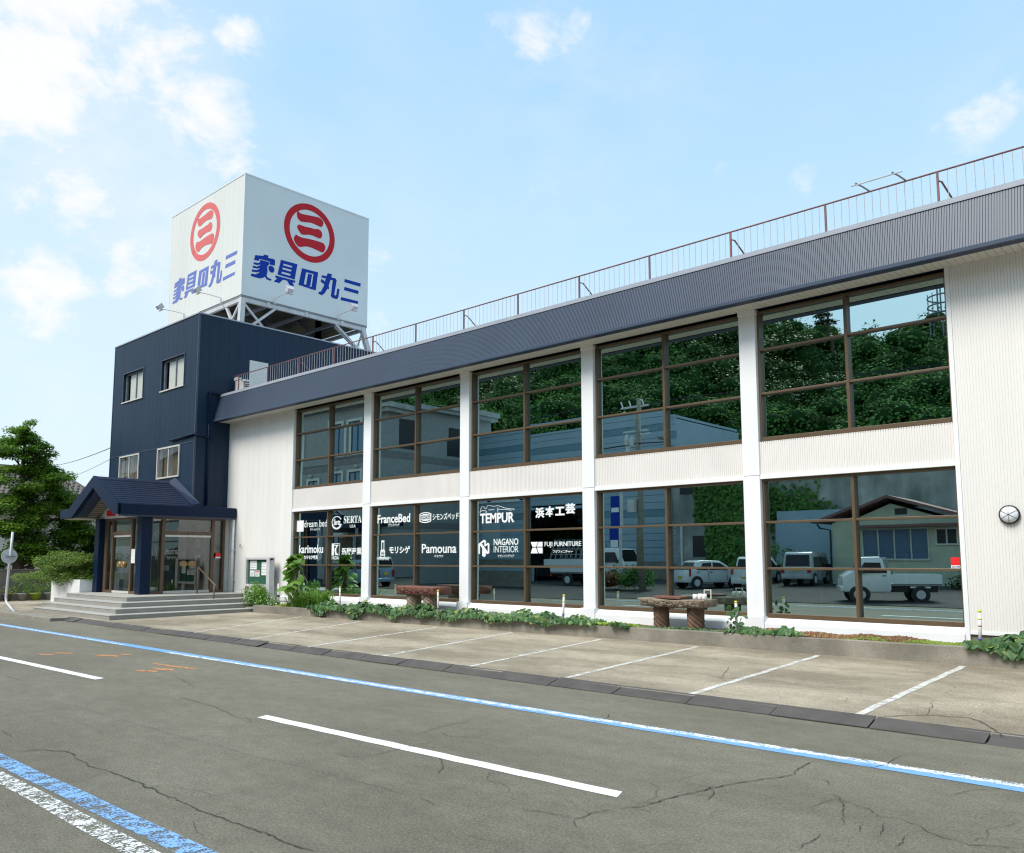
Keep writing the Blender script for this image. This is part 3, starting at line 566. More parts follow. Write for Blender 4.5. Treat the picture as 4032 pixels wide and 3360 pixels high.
# fascia, soffit, parapet
fm=ribs(XT+.01,XR,.0435,.012,.017,15.30,7.165,8.105,15.545,.2); fm.build('fascia','fascia',store,fix=False)
MB().prism([(15.282,7.11),(15.282,7.17),(15.30,7.185),(15.34,7.185),(15.34,7.11)],'x',XT+.005,XR).build('fascia_edge','fascia',store)
MB().prism([(15.285,7.102),(15.285,7.108),(15.50,7.122),(15.50,7.104)],'x',XT+.005,XR).build('fascia_underside','fasciadark',store)
MB().prism([(15.525,8.10),(15.525,8.15),(15.535,8.155),(15.535,8.20),(15.63,8.235),(15.95,8.355),(15.95,8.10)],'x',XT+.004,XR).build('parapet_cap','cap',store)
MB().prism([(15.33,7.19),(15.56,8.09),(16.6,8.09),(16.6,7.19)],'x',XT+.02,XR).build('fascia_frame','fasciadark',store)
px=XT+.06; p0=None; pitch=.124
k=0
while px<XR-.1 and k<292:
    loc=(px,15.755,7.135)
    if p0 is None: p0=lbuild(MB().box(-.058,.058,-.253,.253,-.012,.012),'soffit_board','soffit',store,loc)
    else: lcopy(p0,loc)
    px+=pitch; k+=1
MB().box(XT+.02,XR,15.51,16.3,7.15,7.18).build('soffit_backing','fasciadark',store)
MB().box(XT+.02,XR,15.96,31,8.0,8.10).build('roof','cap',store)
# shell and showroom
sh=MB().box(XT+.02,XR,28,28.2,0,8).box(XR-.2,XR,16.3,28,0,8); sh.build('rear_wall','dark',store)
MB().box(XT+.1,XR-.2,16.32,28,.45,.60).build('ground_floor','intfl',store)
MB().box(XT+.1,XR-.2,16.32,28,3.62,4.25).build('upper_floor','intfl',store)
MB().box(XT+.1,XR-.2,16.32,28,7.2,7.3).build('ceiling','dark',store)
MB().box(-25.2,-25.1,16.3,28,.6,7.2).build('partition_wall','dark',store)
for a,b,y in ((-12.3,-8.0,18.2),(-7.2,-4.6,17.6)):
    t=MB().box(a,b,y,y+.06,1.93,1.98)
    for k in range(4): x=a+(b-a)*k/3; t.box(x-.03,x+.03,y+.003,y+.057,.6,1.93)
    t.build('display_partition','shade',store)
# wall lamp
lamp=thing('bulkhead_lamp','round caged white bulkhead lamp on the ribbed wall','lamp',(-3.26,15.99,2.62))
t=MB(); 
prof=[(.185,0),(.19,.03),(.165,.05)]
def disc(mb,cx,cz,prof,n=28):
    vs=[];fs=[]
    for r,d in prof:
        for k in range(n): a=2*math.pi*k/n; vs.append((cx+r*math.cos(a),15.995-d,cz+r*math.sin(a)))
    m=len(prof)
    for i in range(m-1):
        for k in range(n): fs.append((i*n+k,i*n+(k+1)%n,(i+1)*n+(k+1)%n,(i+1)*n+k))
    fs.append(tuple((m-1)*n+k for k in range(n))); return mb.add(vs,fs)
disc(MB(),-3.26,2.62,[(.158,.0),(.163,.03),(.155,.05),(.14,.051)]).build('rim','black',lamp,True)
disc(MB(),-3.26,2.62,[(.14,.045),(.128,.075),(.085,.105),(.03,.115)]).build('lens','lampg',lamp,True)
t=MB()
for k in range(6):
    a=math.pi/6+k*math.pi/3; pts=[(-3.26+r*math.cos(a),15.995-d,2.62+r*math.sin(a)) for r,d in ((.15,.05),(.131,.082),(.085,.112),(.0,.122))]; t.tube(pts,.0028,6)
t.build('wire_guard','black',lamp)
# downpipe and loose cable
t=MB().tube([(-28.87,15.90,3.36),(-28.87,15.90,.62)],.055,10); dp=t.build('downpipe','pvc',store,True)
for z in (1.1,2.2): MB().box(-28.945,-28.795,15.83,16.0,z,z+.04).build('pipe_clip','galv',dp)
MB().tube([(-28.55,15.99,2.35),(-28.4,15.93,2.42),(-28.3,15.9,2.44),(-28.38,15.93,2.33)],.008,5).build('loose_cable','galvd',store)
# ------------------------------------------------------------------ roof railing
rail=thing('roof_railing','rust red railing with thin grey bars along the store roof edge','railing',(-14,15.85,8.36))
RYR=15.85
MB().tube([(-29.05,RYR,8.885),(XR,RYR,8.885)],.018,8).build('top_rail','rust',rail,True)
p0=b0=br0=None; xs=[-28.75+2.06*i for i in range(18)]
for i,x in enumerate(xs):
    loc=(x,RYR,8.36)
    if p0 is None: p0=lbuild(MB().box(-.018,.018,-.018,.018,-.05,.51),'post','rust',rail,loc)
    else: lcopy(p0,loc)
    if i%2==0:
        if br0 is None: br0=lbuild(MB().tube([(0,.02,.36),(.04,.10,.36),(.20,.50,-.08)],.017,6),'brace','rust',rail,loc)
        else: lcopy(br0,loc)
x=-29.0; 
while x<2.2:
    if min(abs(x-q) for q in xs)>.05:
        loc=(x,RYR,8.36)
        if b0 is None: b0=lbuild(MB().tube([(0,0,-.03),(0,0,.515)],.006,5),'baluster','bal',rail,loc)
        else: lcopy(b0,loc)
    x+=.147
ant=thing('pipe_bracket','thin grey pipe clamped outside the roof railing','pipe',(-5,15.6,8.9))
MB().tube([(-5.42,15.42,8.90),(-4.5,15.42,8.90)],.014,6).build('pipe','galv',ant)
for x in (-5.28,-4.62): MB().tube([(x-.05,15.40,8.93),(x,15.6,8.92),(x+.05,15.88,8.90)],.016,6).build('clamp','galvd',ant)
# ------------------------------------------------------------------ navy tower
TY=14.594; TL=-37.32; TZ=11.27; TB=24.5
tower=thing('office_tower','three storey navy clad block joined to the store, carrying the rooftop sign','building',((TL+XT)/2,TY,0))
wins=[(-36.25,-34.31,8.61,9.85,0),(-32.59,-30.65,8.60,9.84,0),(-36.28,-34.34,5.10,6.26,1),(-32.65,-30.73,5.04,6.28,1)]
def wallwithholes(x0,x1,z0,z1,holes,y,th,name,mat):
    xs=sorted({x0,x1,*[h[0] for h in holes],*[h[1] for h in holes]}); zs=sorted({z0,z1,*[h[2] for h in holes],*[h[3] for h in holes]}); mb=MB()
    for a,b in zip(xs[:-1],xs[1:]):
        # merge vertical runs so boards stay tall
        run=None
        for c,d in zip(zs[:-1],zs[1:]):
            inside=any(h[0]-1e-6<=a and b<=h[1]+1e-6 and h[2]-1e-6<=c and d<=h[3]+1e-6 for h in holes)
            if inside:
                if run: yield (a,b,run[0],run[1]); run=None
            else: run=(run[0],d) if run else (c,d)
        if run: yield (a,b,run[0],run[1])
def boards(x0,x1,z0,z1,holes,pitch,y,th):
    mb=MB()
    for a,b,c,d in wallwithholes(x0,x1,z0,z1,holes,0,0,'',''):
        x=a
        while x<b-1e-6:
            nx=min(b,x0+math.floor((x-x0)/pitch+1+1e-6)*pitch); 
            if nx-x>.012: mb.box(x+.003,nx-.003,y,y+th,c,d)
            x=nx
        mb.box(a,b,y+.006,y+th-.002,c+.0005,d-.0005)
    return mb
h0=[wn[:4] for wn in wins]
boards(TL+.03,XT-.03,6.31,TZ-.05,[h for h in h0 if h[2]>6.5],.40,TY,.2).build('front_cladding','navy',tower)
boards(TL+.03,XT-.03,3.4,6.28,[h for h in h0 if h[2]<6.5],.80,TY+.012,.2).build('front_cladding','navy',tower)
MB().box(TL+.02,XT-.02,TY-.006,TY+.1,6.281,6.309).build('joint_trim','fascia',tower)
def sideboards(z0,z1,y0,y1,pitch):
    mb=MB(); y=y0
    while y<y1:
        e=min(y+pitch,y1); mb.box(XT-.2,XT,y+.003,e-.003,z0,z1); y=e
    mb.box(XT-.19,XT-.010,y0,y1,z0+.001,z1-.001); return mb
sideboards(3.5,TZ-.05,TY+.06,TB,.40).build('side_cladding','navy',tower)
MB().box(TL,TL+.2,TY+.22,TB,0,TZ-.05).box(TL,XT-.2,TB-.2,TB,0,TZ-.05).build('rear_cladding','navy',tower)
MB().box(TL+.2,XT-.2,TY+.2,TB-.2,11.0,11.1).build('roof_slab','cap',tower)
MB().box(XT-.03,XT+.012,TY-.012,TY+.06,3.95,TZ-.05).build('corner_trim','fascia',tower); MB().box(TL-.012,TL+.03,TY-.012,TY+.06,3.4,TZ-.05).build('corner_trim','fascia',tower)
MB().box(TL-.03,XT+.03,TY-.03,TY+.25,TZ-.05,TZ).box(XT-.22,XT+.03,TY+.25,TB,TZ-.05,TZ).box(TL-.03,TL+.22,TY+.25,TB,TZ-.05,TZ).box(TL+.22,XT-.22,TB-.25,TB,TZ-.05,TZ).build('parapet_cap','cap',tower)
for i,(a,b,c,d,kind) in enumerate(wins):
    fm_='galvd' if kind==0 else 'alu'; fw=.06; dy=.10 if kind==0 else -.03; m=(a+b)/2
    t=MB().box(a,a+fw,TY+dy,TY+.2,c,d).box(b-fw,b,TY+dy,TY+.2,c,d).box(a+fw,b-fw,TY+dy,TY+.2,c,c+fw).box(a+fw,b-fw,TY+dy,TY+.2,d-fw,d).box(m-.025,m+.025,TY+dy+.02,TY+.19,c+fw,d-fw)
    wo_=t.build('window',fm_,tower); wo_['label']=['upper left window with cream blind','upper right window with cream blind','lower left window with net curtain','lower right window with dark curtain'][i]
    if kind==0:
        MB().box(a-.06,b+.06,TY-.05,TY+.1,c-.05,c-.001).build('sill','alu',wo_)
        MB().box(a-.03,a-.001,TY-.02,TY+.09,c,d).box(b+.001,b+.03,TY-.02,TY+.09,c,d).box(a-.03,b+.03,TY-.02,TY+.09,d+.001,d+.035).build('surround','fascia',wo_)
    for p,q in ((a+fw,m-.025),(m+.025,b-fw)):
        MB().add([(p,TY+dy+.05,c+fw),(q,TY+dy+.05,c+fw),(q,TY+dy+.05,d-fw),(p,TY+dy+.05,d-fw)],[(0,1,2,3)]).build('pane','nglass',wo_,fix=False)
    if kind==0:
        MB().box(a+.30,b-.06,TY+.175,TY+.19,c+.07,d-.07).build('blind','shade',wo_)
    else:
        cm=MB(); nseg=40
        for k in range(nseg+1):
            x=a+.05+(b-a-.1)*k/nseg; cm.v+=[(x,TY+.24+.03*math.sin(k*1.35),c),(x,TY+.24+.03*math.sin(k*1.35),d)]
        cm.f=[(2*k,2*k+2,2*k+3,2*k+1) for k in range(nseg)]; cm.build('curtain','lace',wo_,fix=False)
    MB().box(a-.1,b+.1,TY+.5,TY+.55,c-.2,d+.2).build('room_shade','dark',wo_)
MB().tube([(-31.45,TY-.06,6.49),(XT+.07,TY-.06,6.55),(XT+.07,15.0,6.5),(XT+.07,15.2,6.44)],.045,8).build('gutter_pipe','navyp',tower,True)
MB().tube([(XT+.05,15.12,8.2),(XT+.05,15.12,3.9)],.05,8).build('downpipe','navyp',tower,True)
MB().box(XT+.001,XT+.12,15.08,16.2,8.17,8.25).build('fascia_return','navyp',tower)
MB().box(XT+.002,XT+.10,15.05,15.14,7.0,8.17).build('fascia_return','navyp',tower)
MB().box(XT+.002,XT+.02,16.75,17.57,8.1,9.78).build('roof_door','acw',tower)
ac=thing('air_conditioner','cream air conditioner unit on the store roof behind the railing','air conditioner',(-29.1,16.3,8.1))
MB().box(-29.35,-28.75,16.05,16.33,8.15,8.78).build('casing','acw',ac,bev=.02)
MB().box(-28.749,-28.735,16.09,16.29,8.25,8.7).build('vent_grille','black',ac)
for k in range(5): MB().box(-28.734,-28.722,16.085,16.295,8.27+.085*k,8.30+.085*k).build('louver','acw',ac)
MB().box(-29.45,-29.2,16.03,16.2,8.80,8.92).build('top_box','acw',ac,bev=.01)
# ------------------------------------------------------------------ rooftop sign
SX0,SX1,SY0,SY1,SZ0,SZ1=-36.58,-30.06,16.555,22.88,12.55,17.66
sign=thing('rooftop_sign','big white four sided rooftop sign with red ring emblem and blue characters','sign',(-33.3,19.7,11.27))
def panelx(x,side):
    mb=MB(); n=16; wv=(SY1-SY0)/n
    for i in range(n): mb.box(min(x,x-side*.05),max(x,x-side*.05),SY0+wv*i+.002,SY0+wv*(i+1)-.002,SZ0,SZ1)
    return mb
def panely(y,side):
    mb=MB(); n=16; wv=(SX1-SX0)/n
    for i in range(n): mb.box(SX0+.052+(wv*.984)*i+.002,SX0+.052+(wv*.984)*(i+1)-.002,min(y,y-side*.05),max(y,y-side*.05),SZ0,SZ1)
    return mb
MB().box(SX1-.05,SX1,SY0,SY1,SZ0,SZ1).build('sign_panel','signw',sign)['label']='side panel with strong red emblem and deep blue characters'
panely(SY0,-1).build('sign_panel','signw2',sign)['label']='front panel with paler print'
MB().box(SX0,SX0+.05,SY0,SY1,SZ0,SZ1).build('sign_panel','signw2',sign); MB().box(SX0+.052,SX1-.052,SY1-.05,SY1,SZ0,SZ1).build('sign_panel','signw2',sign)
MB().box(SX1-.055,SX1-.051,SY0+.06,SY1-.06,SZ0+.01,SZ1-.01).box(SX0+.051,SX0+.055,SY0+.06,SY1-.06,SZ0+.01,SZ1-.01).box(SX0+.06,SX1-.06,SY1-.056,SY1-.051,SZ0+.01,SZ1-.01).build('inner_lining','signin',sign)
MB().box(SX0,SX1,SY0,SY1,SZ1+.001,SZ1+.03).build('top_cover','signw2',sign)
MB().box(SX1-.06,SX1+.012,SY0-.012,SY0+.05,SZ0,SZ1+.03).box(SX0-.01,SX1+.012,SY0-.014,SY0-.004,SZ1-.02,SZ1+.032).box(SX1+.003,SX1+.013,SY0,SY1,SZ1-.02,SZ1+.032).build('edge_trim','signw',sign)
SR= [[(19.076, 16.868), (19.132, 16.821), (19.226, 16.783), (19.438, 16.805), (19.781, 16.852), (20.085, 16.895), (20.239, 16.874), (20.352, 16.793), (20.386, 16.706), (20.35, 16.579), (20.273, 16.489), (20.141, 16.495), (19.922, 16.524), (19.705, 16.522), (19.449, 16.465), (19.238, 16.426), (19.11, 16.481), (19.044, 16.573), (19.022, 16.718), (19.035, 16.817)], [(19.069, 16.203), (19.138, 16.27), (19.243, 16.269), (19.456, 16.266), (19.712, 16.295), (19.972, 16.308), (20.101, 16.359), (20.234, 16.33), (20.325, 16.242), (20.337, 16.129), (20.288, 15.999), (20.211, 15.953), (20.07, 15.954), (19.852, 15.977), (19.637, 15.959), (19.341, 15.863), (19.235, 15.895), (19.104, 16.026), (19.05, 16.122)], [(18.999, 15.768), (19.049, 15.776), (19.113, 15.746), (19.304, 15.727), (19.643, 15.77), (19.988, 15.795), (20.294, 15.8), (20.428, 15.777), (20.511, 15.677), (20.502, 15.52), (20.418, 15.373), (20.308, 15.35), (20.088, 15.383), (19.827, 15.412), (19.569, 15.407), (19.38, 15.344), (19.234, 15.28), (19.107, 15.292), (18.978, 15.405), (18.907, 15.534), (18.916, 15.649)]]
SB= [[(17.115, 14.341), (17.481, 14.4), (17.51, 14.47), (17.725, 14.486), (17.709, 14.38), (17.954, 14.404), (18.043, 14.363), (18.024, 14.127), (17.774, 14.118), (17.793, 14.233), (17.331, 14.24), (17.281, 14.136), (17.066, 14.12)], [(17.344, 14.207), (17.771, 14.208), (17.747, 14.089), (17.683, 14.01), (17.7, 13.779), (17.659, 13.595), (17.749, 13.521), (17.899, 13.516), (17.87, 13.432), (17.673, 13.447), (17.583, 13.539), (17.496, 13.467), (17.343, 13.406), (17.266, 13.414), (17.318, 13.571), (17.332, 13.718), (17.344, 13.901), (17.358, 14.049)], [(17.062, 14.022), (17.261, 14.041), (17.367, 14.123), (17.36, 14.006), (17.227, 13.941), (17.043, 13.935)], [(17.03, 13.87), (17.21, 13.872), (17.361, 13.978), (17.346, 13.848), (17.213, 13.787), (17.011, 13.776)], [(16.994, 13.7), (17.197, 13.718), (17.347, 13.823), (17.333, 13.683), (17.2, 13.626), (16.971, 13.605)], [(16.964, 13.514), (17.165, 13.531), (17.334, 13.654), (17.324, 13.401), (16.941, 13.409)], [(17.731, 14.005), (17.807, 14.08), (17.926, 14.076), (18.008, 14.006), (18.02, 13.9), (17.956, 13.803), (17.837, 13.797), (17.755, 13.867)], [(18.313, 14.466), (18.471, 14.469), (18.332, 13.781), (18.168, 13.782)], [(18.887, 14.477), (19.114, 14.481), (19.0, 13.776), (18.764, 13.778)], [(18.471, 14.469), (18.887, 14.477), (18.862, 14.337), (18.443, 14.331)], [(18.428, 14.255), (18.849, 14.259), (18.83, 14.155), (18.407, 14.152)], [(18.391, 14.076), (18.817, 14.078), (18.797, 13.966), (18.369, 13.966)], [(18.353, 13.884), (18.782, 13.882), (18.764, 13.778), (18.332, 13.781)], [(18.078, 13.726), (19.043, 13.732), (19.025, 13.638), (18.062, 13.627)], [(18.181, 13.643), (18.455, 13.648), (18.269, 13.435), (17.997, 13.439)], [(18.626, 13.647), (18.893, 13.649), (18.994, 13.47), (18.763, 13.476)], [(19.348, 14.372), (20.171, 14.4), (20.154, 14.266), (19.322, 14.24)], [(19.322, 14.24), (19.561, 14.248), (19.444, 13.59), (19.193, 13.588)], [(19.935, 14.259), (20.154, 14.266), (20.067, 13.56), (19.835, 13.559)], [(19.462, 13.688), (19.749, 13.691), (19.731, 13.575), (19.441, 13.573)], [(19.661, 14.209), (19.862, 14.215), (19.784, 13.691), (19.574, 13.689)], [(19.744, 13.658), (19.849, 13.659), (19.835, 13.559), (19.729, 13.559)], [(20.666, 14.492), (20.899, 14.499), (20.708, 13.841), (20.518, 13.526), (20.39, 13.419), (20.205, 13.442), (20.224, 13.531), (20.341, 13.578), (20.465, 13.819), (20.584, 14.271)], [(20.371, 14.323), (21.074, 14.358), (21.153, 14.281), (21.123, 14.235), (20.343, 14.216)], [(20.953, 14.346), (21.153, 14.301), (21.038, 13.594), (21.075, 13.565), (21.141, 13.6), (21.191, 13.914), (21.314, 13.921), (21.257, 13.512), (21.169, 13.421), (20.944, 13.429), (20.852, 13.492), (20.871, 13.612)], [(20.345, 14.152), (20.478, 14.109), (20.761, 13.873), (20.746, 13.781), (20.666, 13.773), (20.506, 13.944), (20.306, 14.008)], [(21.588, 14.459), (22.48, 14.469), (22.455, 14.315), (21.555, 14.306)], [(21.584, 14.09), (22.366, 14.094), (22.341, 13.937), (21.547, 13.932)], [(21.415, 13.58), (22.36, 13.597), (22.334, 13.472), (21.373, 13.431)]]
cY=(18.409+21.001)/2-.02; cZ=16.06; 
d=MB(); ring(d,19.705,16.045,1.295,1.02,SX1+.004,'x')
for p in SR: poly(d,p,SX1+.004,'x')
d.build('emblem','red',sign,fix=False)['label']='red ring with three brush strokes'
d=MB()
for p in SB: poly(d,p,SX1+.004,'x')
d.build('characters','blue',sign,fix=False)['label']='five deep blue characters'
fx=lambda p:(-33.354+(p[0]-19.705)*1.03,p[1]+.03)
d=MB(); ring(d,-33.354,16.075,1.335,1.05,SY0-.004,'y',sq=.96)
for p in SR: poly(d,[fx(q) for q in p],SY0-.004)
d.build('emblem','redpale',sign,fix=False)['label']='pale salmon red ring with three brush strokes'
d=MB()
for p in SB: poly(d,[fx(q) for q in p],SY0-.004)
d.build('characters','bluepale',sign,fix=False)['label']='five paler blue characters'
# supporting steel
e=.09
t=MB().box(SX0+.03,SX1-.03,SY0+.03,SY0+.16,12.30,12.46).box(SX0+.03,SX1-.03,SY1-.16,SY1-.03,12.30,12.46).box(SX1-.16,SX1-.03,SY0+.165,SY1-.165,12.30,12.46).box(SX0+.03,SX0+.16,SY0+.165,SY1-.165,12.30,12.46)
t.build('ring_beam','galv',sign)
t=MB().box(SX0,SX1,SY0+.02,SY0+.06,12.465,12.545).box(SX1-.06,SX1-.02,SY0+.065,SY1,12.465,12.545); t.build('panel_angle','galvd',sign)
for y in (17.8,19.65,21.5): MB().box(SX1-.03,SX1+.01,y-.06,y+.06,12.29,12.50).build('bracket','galv',sign)
for x,y,bx,by in ((SX1-.12,SY0+.12,SX1-.10,SY0+.05),(SX0+.12,SY0+.12,SX0+.1,SY0+.05),(SX1-.12,SY1-.2,SX1-.1,SY1+.3),(SX0+.12,SY1-.2,SX0+.1,SY1+.3)):
    MB().bar((bx,by,11.0),(x,y,12.45),.20,.20,up=(0,1,0)).build('leg','galv',sign)
for a,b,wd_ in (((SX1-.1,16.72,12.26),(SX1-.1,17.65,11.4),.07),((SX1-.1,18.15,12.3),(SX1-.1,16.9,11.2),.10),((SX1-.1,21.2,12.3),(SX1-.1,22.9,11.1),.10),((SX1-.45,21.4,12.3),(SX1-.3,23.0,11.1),.08),((SX1-.3,22.6,11.6),(SX1-.1,22.7,12.3),.06),
    ((-30.3,SY0+.1,12.3),(-31.3,SY0+.1,11.3),.07),((-31.4,SY0+.1,12.3),(-30.6,SY0+.1,11.15),.10),((-35.2,SY0+.1,12.3),(-36.3,SY0+.1,11.2),.10)):
    MB().bar(a,b,wd_,wd_,up=(0,0,1)).build('brace','galv',sign)
for y in (18.2,19.9,21.5):
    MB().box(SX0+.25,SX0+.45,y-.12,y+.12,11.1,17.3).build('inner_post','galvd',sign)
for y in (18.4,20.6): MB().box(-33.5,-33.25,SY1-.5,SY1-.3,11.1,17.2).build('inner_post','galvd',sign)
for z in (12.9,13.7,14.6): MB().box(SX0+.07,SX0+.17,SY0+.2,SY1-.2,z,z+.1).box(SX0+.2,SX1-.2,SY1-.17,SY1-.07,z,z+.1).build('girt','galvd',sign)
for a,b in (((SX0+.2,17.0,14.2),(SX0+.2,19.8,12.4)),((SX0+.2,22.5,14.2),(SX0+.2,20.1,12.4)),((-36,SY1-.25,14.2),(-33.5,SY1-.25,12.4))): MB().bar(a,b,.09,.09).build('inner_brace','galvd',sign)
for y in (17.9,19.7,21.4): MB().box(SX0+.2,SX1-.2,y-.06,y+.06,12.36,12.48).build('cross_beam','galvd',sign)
def flood(base,head,label,aim):
    t=thing('floodlight',label,'floodlight',base,'floodlights on arms along the sign foot'); b=Vector(base); h=Vector(head); d=h-b
    pts=[b,b+Vector((0,0,.14))]+[b+Vector((d.x*s,d.y*s,.14+(d.z-.14)*(1-(1-s)**1.7))) for s in (.08,.2,.4,.7,1)]
    MB().tube(pts,.017,6).build('arm','galv',t,True)
    MB().tube([b-Vector((0,0,.10)),b+Vector((0,0,.16))],.03,8).build('socket','galv',t)
    a=Vector(aim).normalized(); s=Vector((0,0,1)).cross(a).normalized(); u=a.cross(s)
    c=h+Vector((0,0,.10)); mb=MB()
    def P(i,j,k): return c+s*i+u*j+a*k
    q=[P(i,j,k) for k,sc_ in ((-.12,.7),(.10,1)) for i,j in ((-.17*sc_,-.12*sc_),(.17*sc_,-.12*sc_),(.17*sc_,.12*sc_),(-.17*sc_,.12*sc_))]
    mb.add(q,[(3,2,1,0),(4,5,6,7),(0,1,5,4),(1,2,6,5),(2,3,7,6),(3,0,4,7)]); hd=mb.build('lamp_head','galv',t,bev=.01)
    g=[P(i,j,.104) for i,j in ((-.15,-.10),(.15,-.10),(.15,.10),(-.15,.10))]; MB().add(g,[(0,1,2,3)]).build('lens','galvd',hd,fix=False)
    MB().bar(P(-.16,-.16,-.05),P(.16,-.16,-.05),.05,.03).build('ballast_box','alu',hd)
    return t
flood((-29.97,18.05,12.55),(-29.05,18.15,12.80),'left floodlight of the two before the strong red emblem',(-.75,0.1,.6))
flood((-29.97,21.24,12.55),(-29.05,21.40,12.80),'right floodlight of the two before the strong red emblem',(-.75,0.1,.6))
flood((-31.54,16.46,12.55),(-31.85,15.56,12.80),'floodlight overlapping the paler blue characters',(0,.75,.6))
flood((-34.82,16.46,12.55),(-35.25,15.56,12.80),'leftmost floodlight, clear against the sky',(0,.75,.6))
# ------------------------------------------------------------------ entrance porch
porch=thing('entrance_porch','navy gabled entrance porch with glass walls at the tower foot','porch',(-31,13,.66))
EX=-28.80; EXL=-34.2; PY=11.64; RX=-31.0; RZ=4.80; EZ=3.80; EB=3.43; PB=TY
PZ=.66
# roof strips (slopes run from ridge to eave, strips along Y)
for sgn,ex in ((1,-28.93),(-1,-33.1)):
    n=12
    for i in range(n):
        t0=i/n; t1=(i+1)/n
        xa=RX+(ex-RX)*t0; xb=RX+(ex-RX)*t1; za=RZ+(EZ-RZ)*t0; zb=RZ+(EZ-RZ)*t1
        cut=lambda x: PB-.02
        MB().add([(xa,PY+.05,za),(xa,PB-.02,za),(xb,PB-.02,zb+.028),(xb,PY+.05,zb+.028),(xa,PY+.05,za-.03),(xa,PB-.02,za-.03),(xb,PB-.02,zb),(xb,PY+.05,zb)],[(0,1,2,3),(7,6,5,4),(0,4,5,1),(2,6,7,3),(1,5,6,2),(3,7,4,0)]).build('roof_strip','navyroof',porch)
MB().add([(RX-.12,PY,RZ-.03),(RX,PY,RZ+.06),(RX+.12,PY,RZ-.03),(RX-.12,PB,RZ-.03),(RX,PB,RZ+.06),(RX+.12,PB,RZ-.03)],[(0,1,4,3),(1,2,5,4),(0,2,1),(3,4,5)]).build('ridge_cap','navyroof',porch)
# flashing against the tower
MB().add([(RX,PB-.30,RZ+.02),(-28.95,PB-.30,EZ+.05),(-28.95,PB-.005,EZ+.12),(RX,PB-.005,RZ+.22)],[(0,1,2,3)]).build('flashing','navyroof',porch,fix=False)
MB().box(XT+.005,EX-.05,PB-.28,15.98,3.72,3.78).box(EXL+.05,-33.1,PY+.06,15,3.72,3.78).build('flat_roof','navyroof',porch)
# eave band
MB().prism([(EX,3.43),(EX,3.78),(EX-.05,3.80),(EX-.12,3.80),(EX-.12,3.43)],'y',PY+.002,15.97).build('eave_band','navyp',porch)
MB().box(EX-.10,EX-.03,PY+.02,15.96,3.36,3.428).build('eave_gutter','fasciadark',porch)
MB().box(EXL,-33.0,PY,PY+.10,3.43,3.74).box(EXL,EXL+.1,PY+.101,15,3.43,3.74).build('eave_band','navyp',porch)
# barge boards
for ex,sg in ((-28.80,1),(-33.25,-1)):
    MB().prism([(RX,RZ+.07),(ex,EZ-.0 if sg>0 else EZ-.06),(ex,EB),(ex-sg*.35,EB),(RX,RZ-.36)],'y',PY-.06,PY+.05).build('barge_board','navyp',porch)
MB().prism([(RX,RZ-.37),(-32.85,EB+.02),(-32.62,EB+.02),(RX,RZ-.50)],'y',PY+.06,PY+.4).build('barge_return','fasciadark',porch)
# vaulted soffit and tympanum
MB().add([(RX,PY+.06,RZ-.40),(-33.0,PY+.06,EB+.01),(-33.0,12.6,EB+.01),(RX,12.6,RZ-.40),(-29.0,PY+.06,EB+.01),(-29.0,12.6,EB+.01)],[(0,1,2,3),(0,3,5,4)]).build('gable_soffit',M('porch_ceiling_board',(.21,.19,.165),.8,.12,30,streak=4),porch,fix=False)
for k in range(14):
    t=(k+.5)/14; x=RX+(-33.0-RX)*t; z=RZ-.40+(EB+.01-RZ+.40)*t
    MB().bar((x,PY+.07,z-.012),(x,12.6,z-.012),.02,.012).build('soffit_batten','lace',porch)
MB().add([(-33.0,12.60,EB),(-29.0,12.60,EB),(RX,12.60,RZ-.40)],[(0,1,2)]).build('gable_wall','soffit',porch,fix=False)
MB().box(-33.1,EX-.13,12.62,15.95,3.40,3.43).box(-29.0,EX-.13,PY+.06,12.619,3.40,3.43).box(EXL+.11,-33.0,PY+.11,15.0,3.40,3.43).build('ceiling','soffit',porch)
MB().box(-32.2,-31.45,12.57,12.59,3.49,3.69).build('red_sign_board','stick',porch)
for i,(a,b,y) in enumerate(((-29.50,-29.10,12.58),(-32.9,-32.5,12.45))): MB().box(a,b,y,y+.36,PZ,3.40).build('pillar','navyp',porch,bev=.01)
# glazing: front wall Y=12.7, side wall X=-29.30
GF=12.72; GX=-29.30
def fr(mb,ax,a,b,z0,z1,d=.06):
    if ax=='f': mb.box(a,b,GF-d,GF+d,z0,z1)
    else: mb.box(GX-d,GX+d,a,b,z0,z1)
t=MB()
for a,b in ((-32.5,-32.28),(-31.86,-31.74),(-30.20,-30.09),(-29.56,-29.49)): fr(t,'f',a,b,PZ,3.40)
for a,b in ((-32.28,-31.86),(-31.74,-30.20),(-30.09,-29.56)): fr(t,'f',a,b,3.32,3.40)
fr(t,'f',-31.74,-30.20,2.78,2.90); 
for a,b in ((-32.28,-31.86),(-30.09,-29.56)): fr(t,'f',a,b,PZ,PZ+.10)
t.build('front_frame','bronzed',porch,bev=.004)
t=MB()
for a,b in ((12.945,13.02),(13.36,13.48),(15.24,15.36),(15.70,15.78)): fr(t,'s',a,b,PZ,3.40)
for a,b in ((13.02,13.36),(13.48,15.24),(15.36,15.70)): fr(t,'s',a,b,3.32,3.40)
fr(t,'s',13.48,15.24,2.77,2.89)
for a,b in ((13.02,13.36),(15.36,15.70)): fr(t,'s',a,b,PZ,PZ+.10)
t.build('side_frame','bronzed',porch,bev=.004)
